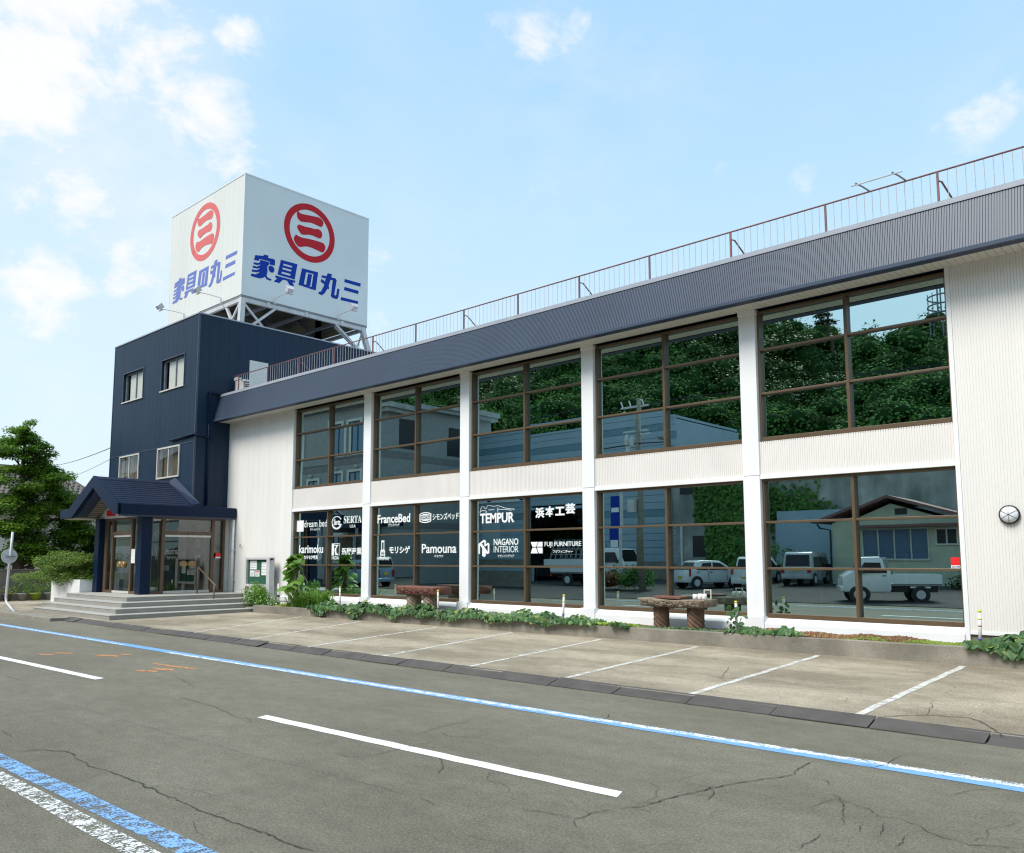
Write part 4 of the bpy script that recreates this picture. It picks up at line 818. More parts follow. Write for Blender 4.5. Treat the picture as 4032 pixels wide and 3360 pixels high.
def pane(ax,a,b,z0,z1,name='pane',par=porch):
    q=[(a,GF,z0),(b,GF,z0),(b,GF,z1),(a,GF,z1)] if ax=='f' else [(GX,a,z0),(GX,b,z0),(GX,b,z1),(GX,a,z1)]
    return MB().add(q,[(0,1,2,3)]).build(name,'pglass',par,fix=False)
for a,b,z0,z1 in ((-32.28,-31.86,PZ+.1,3.32),(-31.74,-30.20,2.90,3.32),(-30.09,-29.56,PZ+.1,3.32)): pane('f',a,b,z0,z1)
for a,b,z0,z1 in ((13.02,13.36,PZ+.1,3.32),(13.48,15.24,2.89,3.32),(15.36,15.70,PZ+.1,3.32)): pane('s',a,b,z0,z1)
def knob(x,y,ax,par):
    mb=MB(); n=20
    for k in range(n): 
        a=2*math.pi*k/n; p=(math.cos(a)*.15,math.sin(a)*.12)
        mb.v+=[((x+p[0],GF-.05,y+p[1]) if ax=='f' else (GX+.05,x+p[0],y+p[1])),((x+p[0]*.85,GF-.075,y+p[1]*.85) if ax=='f' else (GX+.075,x+p[0]*.85,y+p[1]*.85)),((x+p[0],GF+.05,y+p[1]) if ax=='f' else (GX-.05,x+p[0],y+p[1]))]
    mb.f=[(3*k,3*((k+1)%n),3*((k+1)%n)+1,3*k+1) for k in range(n)]+[(3*k,3*k+2,3*((k+1)%n)+2,3*((k+1)%n)) for k in range(n)]+[tuple(3*k+1 for k in range(n)),tuple(3*k+2 for k in range(n))]
    mb.build('push_plate',M('brass_push_plate',(.27,.17,.075),.4,.1,6,metal=.2),par)
for a,b,kx in ((-31.735,-30.975,-31.14),(-30.965,-30.205,-30.80)):
    dr=pane('f',a,b,PZ+.02,2.70,'glass_door'); MB().box(a,b,GF-.03,GF+.03,2.70,2.775).build('door_rail','alu',dr); MB().box(a,b,GF-.025,GF+.025,PZ+.01,PZ+.09).build('door_rail','alu',dr); knob(kx,1.70,'f',dr)
for a,b,kx in ((13.485,14.355,14.2),(14.365,15.235,14.52)):
    dr=pane('s',a,b,PZ+.02,2.69,'glass_door'); MB().box(GX-.03,GX+.03,a,b,2.69,2.765).build('door_rail','soffit',dr); MB().box(GX-.025,GX+.025,a,b,PZ+.01,PZ+.10).build('door_rail','alu',dr); knob(kx,1.72,'s',dr)
MB().box(GX-.12,GX-.02,15.79,15.98,PZ,3.40).build('side_jamb','soffit',porch)
st=MB().box(GX+.062,GX+.066,15.42,15.62,1.98,2.12).build('security_sticker','stick',porch); MB().box(GX+.062,GX+.065,15.42,15.62,1.92,1.975).build('sticker_caption','lett',st)
MB().box(-30.07,-29.76,GF-.066,GF-.062,1.75,2.25).build('paper_notice','paper',porch)
# lobby behind the glass
MB().box(-32.8,-29.4,12.85,14.6,.58,.655).box(-37.0,-29.4,14.601,18.2,.58,.655).build('lobby_floor','kerb',porch)
MB().box(-37.0,-29.45,18.0,18.1,.66,3.5).build('lobby_wall',M('lobby_wall',(.075,.08,.08),.7,.05),porch)
MB().box(-37.0,-36.9,14.65,18.0,.66,3.5).box(-36.9,-32.8,14.65,14.75,.66,3.5).build('lobby_wall',M('lobby_side_wall',(.20,.20,.19),.7,.05),porch); MB().add([(-32.7,12.85,.66),(-32.7,14.64,.66),(-32.7,14.64,3.4),(-32.7,12.85,3.4)],[(0,1,2,3)]).build('pane','pglass',porch,fix=False)
MB().box(-32.8,-29.5,12.9,14.6,3.44,3.5).box(-37.0,-29.5,14.61,18.0,3.44,3.5).build('lobby_ceiling','soffit',porch)
for a,b,y,h in ((-31.9,-31.1,14.6,2.6),(-30.9,-30.3,15.4,3.0)):
    pm=MB().box(a,b,y,y+.1,PZ,h).build('display_panel','navyp',porch)
    d=MB(); ring(d,(a+b)/2,h-.5,.16,.10,y-.004); d.build('display_mark','lett',pm,fix=False)
    d=MB()
    for k in range(6): x=a+.08+(b-a-.16)*k/6; poly(d,[(x,h-1.15),(x+.07,h-1.15),(x+.07,h-.95),(x,h-.95)],y-.004)
    d.build('display_print','lett',pm,fix=False)
for x,y in ((-32.4,16.2),(-33.9,15.2)): MB().box(x,x+.32,y,y+.32,PZ,3.44).build('lobby_column','white',porch)
MB().box(-33.5,-32.4,17.2,17.7,PZ,1.7).build('reception_desk','lace',porch)
# ------------------------------------------------------------------ steps
steps=thing('entrance_steps','four grey coated steps wrapping round the glass entrance','steps',(-29,12,.08))
sp=[(-25.68,10.25,-32.2),(-26.24,10.65,-32.6),(-26.92,11.10,-32.75),(-27.62,11.55,-32.85)]
for i,(xr,yf,xl) in enumerate(sp):
    z0=.08+.145*i; z1=z0+.145
    o=MB().box(xl,xr,yf,15.96,z0-(.05 if i==0 else 0),z1-.022).build('step','step',steps); MB().box(xl-.012,xr+.012,yf-.012,15.955,z1-.021,z1).build('tread','steptop',o,bev=.004)
hr=thing('handrail','brown bent handrail on the right hand steps','handrail',(-28,14.4,.2))
MB().tube([(-28.05,14.15,.66),(-28.05,14.15,1.55),(-28.03,14.16,1.60),(-27.15,14.35,.98),(-27.1,14.36,.93)],.024,8).tube([(-27.2,14.34,1.0),(-27.2,14.34,.2)],.022,8).build('rail','bronze',hr,True)
MB().lathe([(.06,.66),(.06,.68)],-28.05,14.15,12).build('foot_plate','galv',hr)
# white planter box and juniper
pb=thing('planter_box','white rendered planter box left of the entrance pillars','planter',(-34.4,12.7,.08))
MB().box(-35.8,-32.9,12.0,12.10,.08,1.13).box(-33.0,-32.9,12.10,13.6,.08,1.13).box(-35.8,-35.7,12.10,13.6,.08,1.13).box(-35.7,-33.0,13.5,13.6,.08,1.13).build('box','white',pb,bev=.008)
MB().box(-35.7,-33.0,12.1,13.5,1.0,1.06).build('earth','soil',pb)
jr=np.random.default_rng(3)
bl=[]
for k in range(95):
    x=jr.uniform(-37.1,-33.3); t=(x+34.9)/2.2; top=2.2-.7*max(0,-t)**2-.35*max(0,t)**2; z=jr.uniform(1.05,max(1.15,top-.12)); 
    if x<-36: z=max(z,.95); 
    bl.append((x,12.55+jr.normal()*.45,z,jr.uniform(.35,.6),jr.uniform(.35,.55),jr.uniform(.14,.24)))
jn=thing('juniper_shrub','spreading green juniper overflowing the white planter box','shrub',(-34.6,12.7,1.06))
V,F=ell_leaves(bl,900,.11,jr,upbias=1.2,aspect=.34); npmesh('foliage',V,F,'jun',jn)
t=MB()
for k in range(9): a=jr.uniform(-1,1); t.tube([(-34.4,12.7,1.03),(-34.4+a*.8,12.6,1.4),(-34.4+a*2.2,12.6+jr.normal()*.3,1.5+.3*(1-abs(a)))],[.05,.035,.012],6)
t.build('branches','brownpost',jn,True)
# ------------------------------------------------------------------ notice board
nb=thing('notice_board','glass fronted green notice board on metal posts against the white wall','notice board',(-26.6,15.75,.1))
BY=15.62
MB().box(-27.47,-27.40,BY,BY+.16,.10,1.93).build('post','alu',nb); MB().box(-25.97,-25.77,BY-.02,BY+.18,.10,1.94).build('post','galv',nb)
MB().box(-27.40,-25.97,BY,BY+.16,1.87,1.94).box(-27.40,-25.97,BY,BY+.16,.92,1.0).box(-27.40,-27.35,BY,BY+.16,1.0,1.87).build('frame','galv',nb)
gp=MB().box(-27.35,-25.97,BY+.09,BY+.15,1.0,1.87).build('felt_panel','green',nb)
for a,b,c,dd,mt in ((-27.22,-26.78,1.52,1.83,'paper'),(-26.45,-26.12,1.32,1.78,'paper'),(-27.22,-26.92,1.27,1.48,'paper'),(-26.88,-26.58,1.27,1.48,'paper')):
    q=MB().box(a,b,BY+.08,BY+.088,c,dd).build('paper',mt,nb)
    l=MB()
    for k in range(4): zz=dd-.05-k*(dd-c-.06)/4; l.box(a+.03,b-.03-.05*(k%2),BY+.077,BY+.0795,zz-.015,zz)
    l.build('print','print',q)
MB().box(-26.86,-26.60,BY+.076,BY+.079,1.44,1.465).build('red_heading','stick',nb)
MB().box(-25.76,-25.68,BY,BY+.08,1.85,1.91).build('hinge','black',nb)
# ------------------------------------------------------------------ planting strip
ptop=lambda x: .348+(min(max(x,-26),8)+25.4)/22.4*.132
pw=thing('planter_wall','long low weathered concrete planter wall along the shop front','wall',(-10,14.9,.1))
mb=MB(); n=68; x0,x1=-25.45,8
for i in range(n+1):
    x=x0+(x1-x0)*i/n; zt=ptop(x)+.004*math.sin(i*1.9); zb=slab(x,14.84)-.04; w1=.006*math.sin(i*.9)
    mb.v+=[(x,14.84+w1,zb),(x,14.84+w1,zt-.012),(x,14.852+w1,zt),(x,14.985,zt),(x,14.995,zt-.012),(x,14.995,zb)]
for i in range(n):
    for k in range(5): a=6*i+k; mb.f.append((a,a+1,a+7,a+6))
mb.f+=[tuple(range(6))[::-1],tuple(6*n+k for k in range(6))]
mb.build('concrete_wall','conc',pw,fix=False)
MB().box(x0,x0+.13,15.0,15.93,.05,ptop(x0)).build('concrete_end','conc',pw)
soil=sheet('soil',-25.4,8,14.99,16.1,lambda x,y:ptop(x)-.035+.02*math.sin(x*3.1+y*5)+.03*(y-15)*0,120,6,'soil')
gz=lambda x:ptop(x)-.03
# carved tables
def rope_leg(x,y,z0,z1,r,mat,par):
    mb=MB(); n=72; m=70; vs=[]
    for j in range(m+1):
        z=z0+(z1-z0)*j/m
        for k in range(n):
            a=2*math.pi*k/n; tw=a*8+(z-z0)*62; rr_=r*(.84+.18*abs(math.sin(tw/2))**.6)
            vs.append((x+rr_*math.cos(a),y+rr_*math.sin(a),z))
    fs=[(j*n+k,j*n+(k+1)%n,(j+1)*n+(k+1)%n,(j+1)*n+k) for j in range(m) for k in range(n)]; fs.append(tuple(m*n+k for k in range(n)))
    return mb.add(vs,fs).build('rope_leg',mat,par,True)
def carved_table(label,x0,x1,zb,zt,legs,zg,m1,m2,rng,wavy):
    t=thing('carved_table',label,'table',((x0+x1)/2,15.4,zg),'carved stone tables in the planting strip')
    mb=MB(); nx=60; prof=[(15.14,0.02),(15.10,.25),(15.12,.7),(15.08,.88),(15.12,1.0),(15.66,1.0),(15.70,.85),(15.68,.1)]
    np_=len(prof)
    for i in range(nx+1):
        s=i/nx; x=x0+(x1-x0)*s; ed=min(1,min(s,1-s)*14); 
        for j,(y,h) in enumerate(prof):
            z=zb+(zt-zb)*h; relief=0
            if j in (1,2,3): relief=.022*math.sin(s*34+j*1.4)*math.sin(s*11+j)+.012*math.sin(s*71+j*2)
            flare=.03*(1-ed)*(1 if j>=3 else -.5); zz=z+ (wavy*(.012*math.sin(s*9)+.015*(1-ed)) if j>=3 else .02*(1-ed)+wavy*.008*math.sin(s*17))
            mb.v.append((x+flare*(1 if s>.5 else -1),y+relief+(15.4-y)*(1-ed)*.12,zz))
    for i in range(nx):
        for j in range(np_): mb.f.append((i*np_+j,i*np_+(j+1)%np_,(i+1)*np_+(j+1)%np_,(i+1)*np_+j))
    mb.f+=[tuple(range(np_)),tuple(nx*np_+k for k in range(np_))[::-1]]
    top=mb.build('table_top',m1,t,True)
    # carved relief: scrolls and rosettes standing proud of the front edge
    rl=MB()
    for k in range(5):
        cx=x0+(x1-x0)*(.12+.19*k); cz=zb+(zt-zb)*.5; pts=[]
        for q in range(18):
            a=q*.55; r_=.012+.0042*q; pts.append((cx+(1 if k%2 else -1)*r_*math.cos(a)*1.5,15.095-.004*math.sin(q),cz+r_*math.sin(a)*.62))
        rl.tube(pts,.011,6)
        if k<4:
            for q in range(6):
                xx=cx+(x1-x0)*.06+.022*q; rl.tube([(xx,15.10,cz-.055+.01*math.sin(q)),(xx+.012,15.085,cz),(xx+.004,15.10,cz+.06)],.010,5)
    rl.build('carving',m1,top,True)
    for a,b in legs: rope_leg((a+b)/2,15.4,zg,zb+.02,(b-a)/2*1.02,m2,t)
    return t
carved_table('reddish brown carved table with pale rope twist legs',-18.38,-16.65,.89,1.13,((-18.08,-17.67),(-17.37,-16.95)),.39,'bred','ropep',RNG,.3)
carved_table('grey brown carved table with dark rope twist legs',-10.19,-8.62,.87,1.035,((-9.96,-9.63),(-9.14,-8.79)),.42,'bstone','rope',RNG,1)
tr=thing('wooden_tray','shallow red brown board lying on the grey carved table','tray',(-9.5,15.4,1.05))
MB().prism([(-9.84,1.055),(-9.22,1.045),(-9.20,1.085),(-9.26,1.09),(-9.82,1.10),(-9.86,1.10)],'y',15.2,15.55).build('board','bred',tr,bev=.006)
for i,(a,b,h) in enumerate(((-8.99,-8.90,.11),(-8.88,-8.78,.12),(-8.775,-8.68,.12))):
    o=MB().lathe([(.035,1.045),(.05,1.06),(.052,1.045+h*.8),(.04,1.045+h)],(a+b)/2,15.36,12).build('white_pot','white',None,True)
    tag(o,['leftmost of the three small white pots on the grey table','middle one of the three small white pots on the grey table','rightmost small white pot on the grey table, by the frame'][i],'pot','small white pots on the carved table')
fo=thing('small_frame','little upright pale frame standing behind the white pots','frame',(-8.73,15.52,1.04))
MB().box(-8.82,-8.80,15.50,15.53,1.04,1.25).box(-8.67,-8.65,15.50,15.53,1.04,1.25).box(-8.80,-8.67,15.50,15.53,1.23,1.25).box(-8.80,-8.67,15.50,15.53,1.04,1.06).build('frame','alu',fo)
# stakes
for i,(x,lean,lb) in enumerate(((-20.97,.01,'white stake standing in ivy before the first window'),(-16.58,.02,'white stake beside the red carved table'),(-12.25,-.035,'leaning white stake with yellow tip in the ivy'),(-7.9,.0,'yellow tipped white stake beside a climbing leaf stem'),(-3.6,-.02,'tall white stake with coloured bands at the wall corner'))):
    y=15.12; zb=gz(x); st=thing('marker_stake',lb,'stake',(x,y,zb),'white marker stakes along the planter')
    f=lambda t:(x+lean*(1-t)*1,y,zb+(1.06-zb)*t)
    MB().tube([f(0),f(1)],.027,10).build('pole','pvc',st,True)
    for a,b,mt in ((.93,1.0,'yel'),(.74,.78,'yel'))+(((.56,.59,'redt'),(.2,.25,'bluet')) if i==4 else ((.28,.32,'bluet'),) if i in (1,2) else ()): MB().tube([f(a),f(b)],.0285,10).build('tape_band',mt,st,True)
st=thing('dark_pipe_stake','white stake with dark clamps beside the notice board','stake',(-25.3,15.7,.3)); MB().tube([(-25.3,15.7,.1),(-25.33,15.7,1.05)],.03,8).build('pole','pvc',st,True); MB().box(-25.36,-25.26,15.66,15.73,.35,.42).box(-25.36,-25.26,15.66,15.73,.6,.66).build('clamp','black',st)
# ivy
def ivy_leaf_mesh(P,Nn,size,rng):
    n=len(P); Nn=Nn/np.linalg.norm(Nn,axis=1,keepdims=True); Nn=Nn+rng.normal(size=(n,3))*.38; Nn/=np.linalg.norm(Nn,axis=1,keepdims=True)
    T=rng.normal(size=(n,3))*.5+np.array([0,-.6,-.9]); T=T-Nn*(T*Nn).sum(1,keepdims=True); T/=np.linalg.norm(T,axis=1,keepdims=True); B=np.cross(Nn,T); s=(size*rng.uniform(.55,1.25,n))[:,None]
    prof=[(-.42,0,0),(-.5,.28,-.05),(-.12,.5,-.09),(.18,.30,-.05),(.55,0,-.08),(.18,-.30,-.05),(-.12,-.5,-.09),(-.5,-.28,-.05),(0,0,.05)]
    V=np.stack([P+T*s*a+B*s*b+Nn*s*c for a,b,c in prof],1).reshape(-1,3); i=np.arange(n)*9
    F=np.concatenate([np.stack([i+8,i+k,i+(k+1)%8],1) for k in range(8)]); return V,F
def ivy_patch(name,x0,x1,dens,hmax,over,mat,size,seed,label=None,y0=14.78,y1=15.35,holes=()):
    rng=np.random.default_rng(seed); n=int((x1-x0)*dens); x=rng.uniform(x0,x1,n); t=rng.uniform(0,1,n)
    env=np.clip(np.minimum(x-x0,x1-x)/.35,.25,1)*(.62+.38*np.sin(x*2.3+seed)*np.sin(x*5.1+1))
    ov=over*env*(.5+.5*np.sin(x*3.7+seed*2))**1.2
    y=np.empty(n); z=np.empty(n); N_=np.zeros((n,3)); pt=np.array([ptop(a) for a in x])
    hang=t<(.34 if over>0 else 0)
    y[hang]=y0-rng.uniform(0,.07,hang.sum()); z[hang]=pt[hang]+.05-rng.uniform(0,1,hang.sum())**1.3*ov[hang]*pt[hang]*.8; N_[hang]=(0,-1,.35)
    m=~hang; q=rng.uniform(0,1,m.sum()); y[m]=y0+.02+(y1-y0)*q; z[m]=pt[m]-.01+hmax*env[m]*np.sin(np.pi*np.clip(.18+q*.75,0,1))*rng.uniform(.45,1.05,m.sum()); N_[m]=np.stack([np.zeros(m.sum()),-.75+q*.6,np.full(m.sum(),.8)],1)
    V,F=ivy_leaf_mesh(np.stack([x,y,z],1),N_,size,rng); o=npmesh(name,V,F,mat); o['kind']='stuff'; return o
ivy_patch('ivy',-22.1,-16.5,310,.30,1.0,'ivy',.135,3)
ivy_patch('ivy',-16.6,-11.1,260,.27,.62,'ivy',.125,8)
ivy_patch('ivy',-10.75,-10.25,150,.16,.2,'ivy',.10,12)
ivy_patch('ivy',-8.05,-6.55,190,.20,.12,'ivy',.115,15,y0=14.9)
ivy_patch('ivy',-3.75,1.5,210,.30,.55,'ivy',.16,19,y0=14.82)
ivy_patch('ground_cover',-24.5,-23.6,700,.13,0,'limeleaf',.045,22,y0=14.95,y1=15.8)
ivy_patch('ground_cover',-11.4,-10.1,500,.13,.15,'limeleaf',.05,25,y0=14.9,y1=15.3)
ivy_patch('ground_cover',-10.1,-8.3,260,.05,0,'ivy',.045,27,y0=14.97,y1=15.3)
ivy_patch('dry_ground_cover',-8.0,-4.6,1500,.10,0,'rustleaf',.032,31,y0=14.96,y1=15.85)
ivy_patch('ground_cover',-5.9,-3.6,800,.07,0,'limeleaf',.035,35,y0=14.95,y1=15.35)
# fallen ivy strands on stakes
rng=np.random.default_rng(44); P=[];
for k in range(26): P.append((-7.9+rng.normal()*.09,15.08+rng.normal()*.06,gz(-7.9)+rng.uniform(.0,.5)))
vine=thing('climbing_vine','leafy vine stem climbing the yellow tipped stake','vine',(-7.9,15.1,gz(-7.9))); V,F=ivy_leaf_mesh(np.array(P),np.tile([.1,-1,.5],(26,1)),.12,rng); npmesh('foliage',V,F,'ivy',vine)
# lilies
def blades(name,x0,x1,y0,y1,n,ln,seed,mat,par):
    rng=np.random.default_rng(seed); V=[];F=[]
    for k in range(n):
        bx=rng.uniform(x0,x1); by=rng.uniform(y0,y1); a=rng.uniform(0,2*math.pi); l=ln*rng.uniform(.6,1.2); w_=rng.uniform(.018,.032); d=np.array([math.cos(a),math.sin(a)-.35]); pr=np.array([-d[1],d[0]]); base=len(V); bend=rng.uniform(.5,1.3)
        for s in range(6):
            t=s/5; h=l*(math.sin(t*bend*1.7)/1.0)*.75; r_=l*.75*(1-math.cos(t*bend*1.5)); ww=w_*(1-t)**.6+.001; c=np.array([bx,by])+d*r_
            V+=[(c[0]+pr[0]*ww,c[1]+pr[1]*ww,gz(bx)+max(h,-.12)),(c[0]-pr[0]*ww,c[1]-pr[1]*ww,gz(bx)+max(h,-.12))]
        for s in range(5): i=base+2*s; F.append((i,i+2,i+3,i+1))
    return npmesh(name,np.array(V,float),np.array(F),mat,par)
ll=thing('day_lily_clump','clump of arching green strap leaves at the planter end','plant',(-22.8,15.2,.4))
blades('leaf_blades',-23.6,-21.9,14.98,15.6,420,.68,5,'lily',ll)
V,F=ell_leaves([(-22.8,15.5,.75,.5,.25,.25),(-22.1,15.5,.72,.35,.2,.22),(-23.3,15.4,.6,.3,.25,.2)],330,.10,np.random.default_rng(8),aspect=.4); npmesh('inner_foliage',V,F,'lily',ll)
# sapling with large leaves
sap=thing('paulownia_sapling','young tree with very large pale green leaves by the first window','sapling',(-23.53,15.25,.35))
MB().tube([(-23.53,15.25,.33),(-23.56,15.25,.9),(-23.5,15.2,1.3),(-23.55,15.25,1.75),(-23.6,15.25,2.0)],[.10,.085,.05,.03,.012],10).build('trunk','brownpost',sap,True)
rng=np.random.default_rng(21)
def bigleaf():
    prof=[(-.42,0,-.02),(-.52,.20,-.05),(-.36,.44,-.10),(.0,.50,-.10),(.30,.28,-.12),(.62,0,-.22),(.30,-.28,-.12),(.0,-.50,-.10),(-.36,-.44,-.10),(-.52,-.20,-.05)]
    mid=[(-.2,0,.03),(.2,0,.0)]
    return [*prof,*mid],[(10,0,1),(10,1,2),(10,2,3),(10,3,11),(11,3,4),(11,4,5),(11,5,6),(11,6,7),(10,11,7),(10,7,8),(10,8,9),(10,9,0)]
lv,lf=bigleaf(); lm=None; stems=MB()
for k in range(58):
    t=rng.uniform(0,1); h=.95+1.1*t; rad=(.62-.34*t)*rng.uniform(.35,1.05); a=rng.uniform(0,2*math.pi); 
    if k%3==0: a=rng.uniform(2.3,4.4)
    p=(-23.55+rad*math.cos(a)*1.15,15.2+rad*math.sin(a)*.55-.03,h-.12*rad)
    if lm is None: o=lm=lbuild(MB().add(lv,lf),'large_leaf','bigleaf',sap,p,smooth=True,fix=False)
    else: o=lcopy(lm,p)
    s=rng.uniform(.24,.36); o.scale=(s,s,s); o.rotation_euler=(rng.normal()*.35,rng.uniform(.15,.75),a+rng.normal()*.3)
    stems.tube([(-23.54,15.24,h-.05),((p[0]-23.54)/2,(p[1]+15.24)/2,h+.02),p],.007,5)
stems.build('leaf_stalks','lily',sap,True)
# flower shrub in trough
fs=thing('flowering_shrub','rounded green shrub with white flowers in a trough beside the steps','shrub',(-25.9,15.2,.1))
MB().box(-26.35,-24.95,14.98,15.4,.10,.26).build('trough','conc',fs,bev=.01)
rng=np.random.default_rng(9); bl=[(-25.75+rng.normal()*.40,15.2+rng.normal()*.12,.36+min(.62,abs(rng.normal())*.30),.25,.2,.17) for k in range(34)]
V,F=ell_leaves(bl,420,.085,rng,aspect=.5,upbias=.5); npmesh('foliage',V,F,'lily',fs); V,F=ell_leaves(bl[:12],110,.06,rng,aspect=.8); npmesh('young_leaves',V,F,'limeleaf',fs)
V,F=ell_leaves([(b[0],b[1]-.05,b[2],.25,.2,.18) for b in bl[::3]],45,.05,rng,aspect=1); npmesh('flowers',V,F,'petal',fs)
# ------------------------------------------------------------------ left hand background
sp_=thing('bent_sign_post','bent pale steel post carrying a round sign seen from behind','sign',(-32.4,9.75,.1))
MB().tube([(-32.42,9.75,.05),(-33.30,9.75,.33),(-33.42,9.75,.40),(-33.48,9.75,.55),(-33.35,9.75,1.6),(-33.17,9.75,2.86)],.045,10).build('post','galv',sp_,True)
t=MB(); vs=[];n=32
for d in (0,.02):
    for k in range(n): a=2*math.pi*k/n; vs.append((-33.20-.10+d,9.72+.26*math.cos(a),2.0+.26*math.sin(a)))
t.add(vs,[tuple(range(n)),tuple(range(n,2*n))]+[(k,(k+1)%n,n+(k+1)%n,n+k) for k in range(n)]).build('round_plate','galv',sp_)
MB().box(-33.28,-33.20,9.60,9.90,1.985,2.015).build('clamp','galvd',sp_)
gw=thing('garden_wall','brown rendered garden wall below the big tree','wall',(-41.2,13,.08)); MB().box(-41.45,-41.25,9.9,24,.0,1.40).box(-90,-41.25,9.75,9.9,.0,1.38).build('render','plaster',gw,bev=.01)
MB().box(-41.48,-41.22,9.9,24,1.402,1.45).build('coping','plaster',gw)
potd=[(11.6,.26,'gpot','pale bowl pot with a small purple plant at the garden wall',.0,'dkleaf'),(12.25,.2,'terra','brown trough pot with yellow green plants at the garden wall',.22,'limeleaf'),(12.85,.2,'gpot','white pot under the tallest dark bush at the garden wall',.62,'gleaf'),(13.4,.24,'lime','lime green pot at the garden wall',.38,'gleaf'),(14.0,.22,'gpot','grey pot with a low bush at the garden wall',.36,'gleaf'),(14.5,.2,'terra','dark brown pot, last of the row towards the planter box',.2,'dkleaf')]
for i,(y,r_,mt,lb,ph,lf_) in enumerate(potd):
    p=thing('flower_pot',lb,'flower pot',(-40.75,y*.972,.08),'flower pots along the garden wall'); yy=y*.972
    MB().lathe([(r_*.65,.08),(r_,.36),(r_*1.06,.36),(r_*1.06,.40),(r_*.85,.40),(r_*.8,.36)],-40.75,yy,16).build('pot',mt,p,True)
    if ph:
        V,F=ell_leaves([(-40.75,yy,.45+ph*.5,.32+ph*.25,.3+ph*.2,.12+ph*.45),(-40.6,yy+.15,.42+ph*.4,.25,.25,.1+ph*.3)],420,.07,np.random.default_rng(i),aspect=.5); npmesh('foliage',V,F,lf_,p)
TREE=[(-44.07,13.19,7.6,.97,.54),(-44.06,13.21,7.98,.43,.33),(-44.2,12.75,6.86,1.52,.49),(-43.88,13.81,7.05,.79,.43),(-43.84,13.94,6.35,.67,.49),(-44.1,13.08,6.06,1.76,.54),(-44.2,12.74,5.22,1.52,.68),(-43.73,14.28,5.53,1.22,.65),(-43.84,13.92,4.8,1.82,.65),(-43.45,15.12,4.61,1.22,.71),(-44.18,12.8,4.06,1.52,.76),(-43.64,14.56,3.88,1.82,.71),(-43.26,15.64,4.15,.76,.54),(-43.94,13.61,3.27,2.13,.71),(-43.39,15.29,3.18,1.37,.65),(-44.13,12.98,2.56,1.52,.81),(-43.68,14.44,2.34,1.82,.71),(-43.24,15.7,2.83,.67,.54),(-43.5,16.3,2.3,1.2,.7),(-44.0,13.6,1.9,1.9,.6),(-43.3,15.4,1.6,1.2,.5)]
mt_=thing('maple_tree','big layered green maple tree behind the garden wall','tree',(-44.06,13.2,0))
rng=np.random.default_rng(17); bl=[]; br=MB()
br.tube([(-44.06,13.2,0),(-44.0,13.25,1.6),(-44.1,13.1,3.2),(-44.0,13.3,5.0),(-44.06,13.2,6.6),(-44.06,13.2,7.9)],[.30,.24,.19,.13,.07,.02],10)
br.tube([(-44.0,13.3,.3),(-43.9,13.9,1.8),(-43.7,14.6,3.2)],[.2,.15,.05],8)
for x,y,z,rx,rz in TREE:
    for q in range(9):
        a=rng.normal()*.5; b=rng.uniform(-1,1)
        bl.append((x-rng.normal()*.5-.2+b*rx*.12, y+b*rx*.85, z+rng.normal()*rz*.38+(.22*rz if abs(b)<.5 else -.15*rz), .5+rx*.12+rng.uniform(0,.2), rx*.34+.15, rz*.30+.06))
    br.tube([(-44.03,13.25,max(1.2,z-.9)),((x-44.03)/2,(y+13.25)/2,z-.35),(x,y,z-.1),(x,y+rx*.6,z)],[.07,.05,.03,.012],6)
br.build('trunk','brownpost',mt_,True)
V,F=ell_leaves(bl,560,.125,rng,shell=.35,upbias=1.3,aspect=.7); npmesh('crown',V,F,'gleaf',mt_)
for k,(x,y,z,r_,h,lb) in enumerate(((-43.6,17.2,.2,1.5,3.2,'dark shady bush right of the maple trunk'),(-44.5,11.3,.2,1.2,2.2,'dark shady bush left of the maple trunk'),(-43.0,19.6,.2,1.3,3.8,'thin leafed tree between the maple and the entrance'))):
    s_=thing('garden_bush',lb,'bush',(x,y,0),'bushes behind the garden wall'); rng=np.random.default_rng(50+k)
    b2=[(x+rng.normal()*r_*.4,y+rng.normal()*r_*.5,rng.uniform(.9,h),.5,.6,.35) for q in range(34)]
    V,F=ell_leaves(b2,190,.12,rng,shell=.3); npmesh('foliage',V,F,'dkleaf' if k<2 else 'gleaf',s_); t=MB(); t.tube([(x,y,0),(x+.1,y,h*.5),(x,y+.2,h*.95)],[.12,.08,.02],7); t.tube([(x,y,h*.3),(x-.3,y+.6,h*.8)],[.06,.02],6); t.build('trunk','brownpost',s_,True)
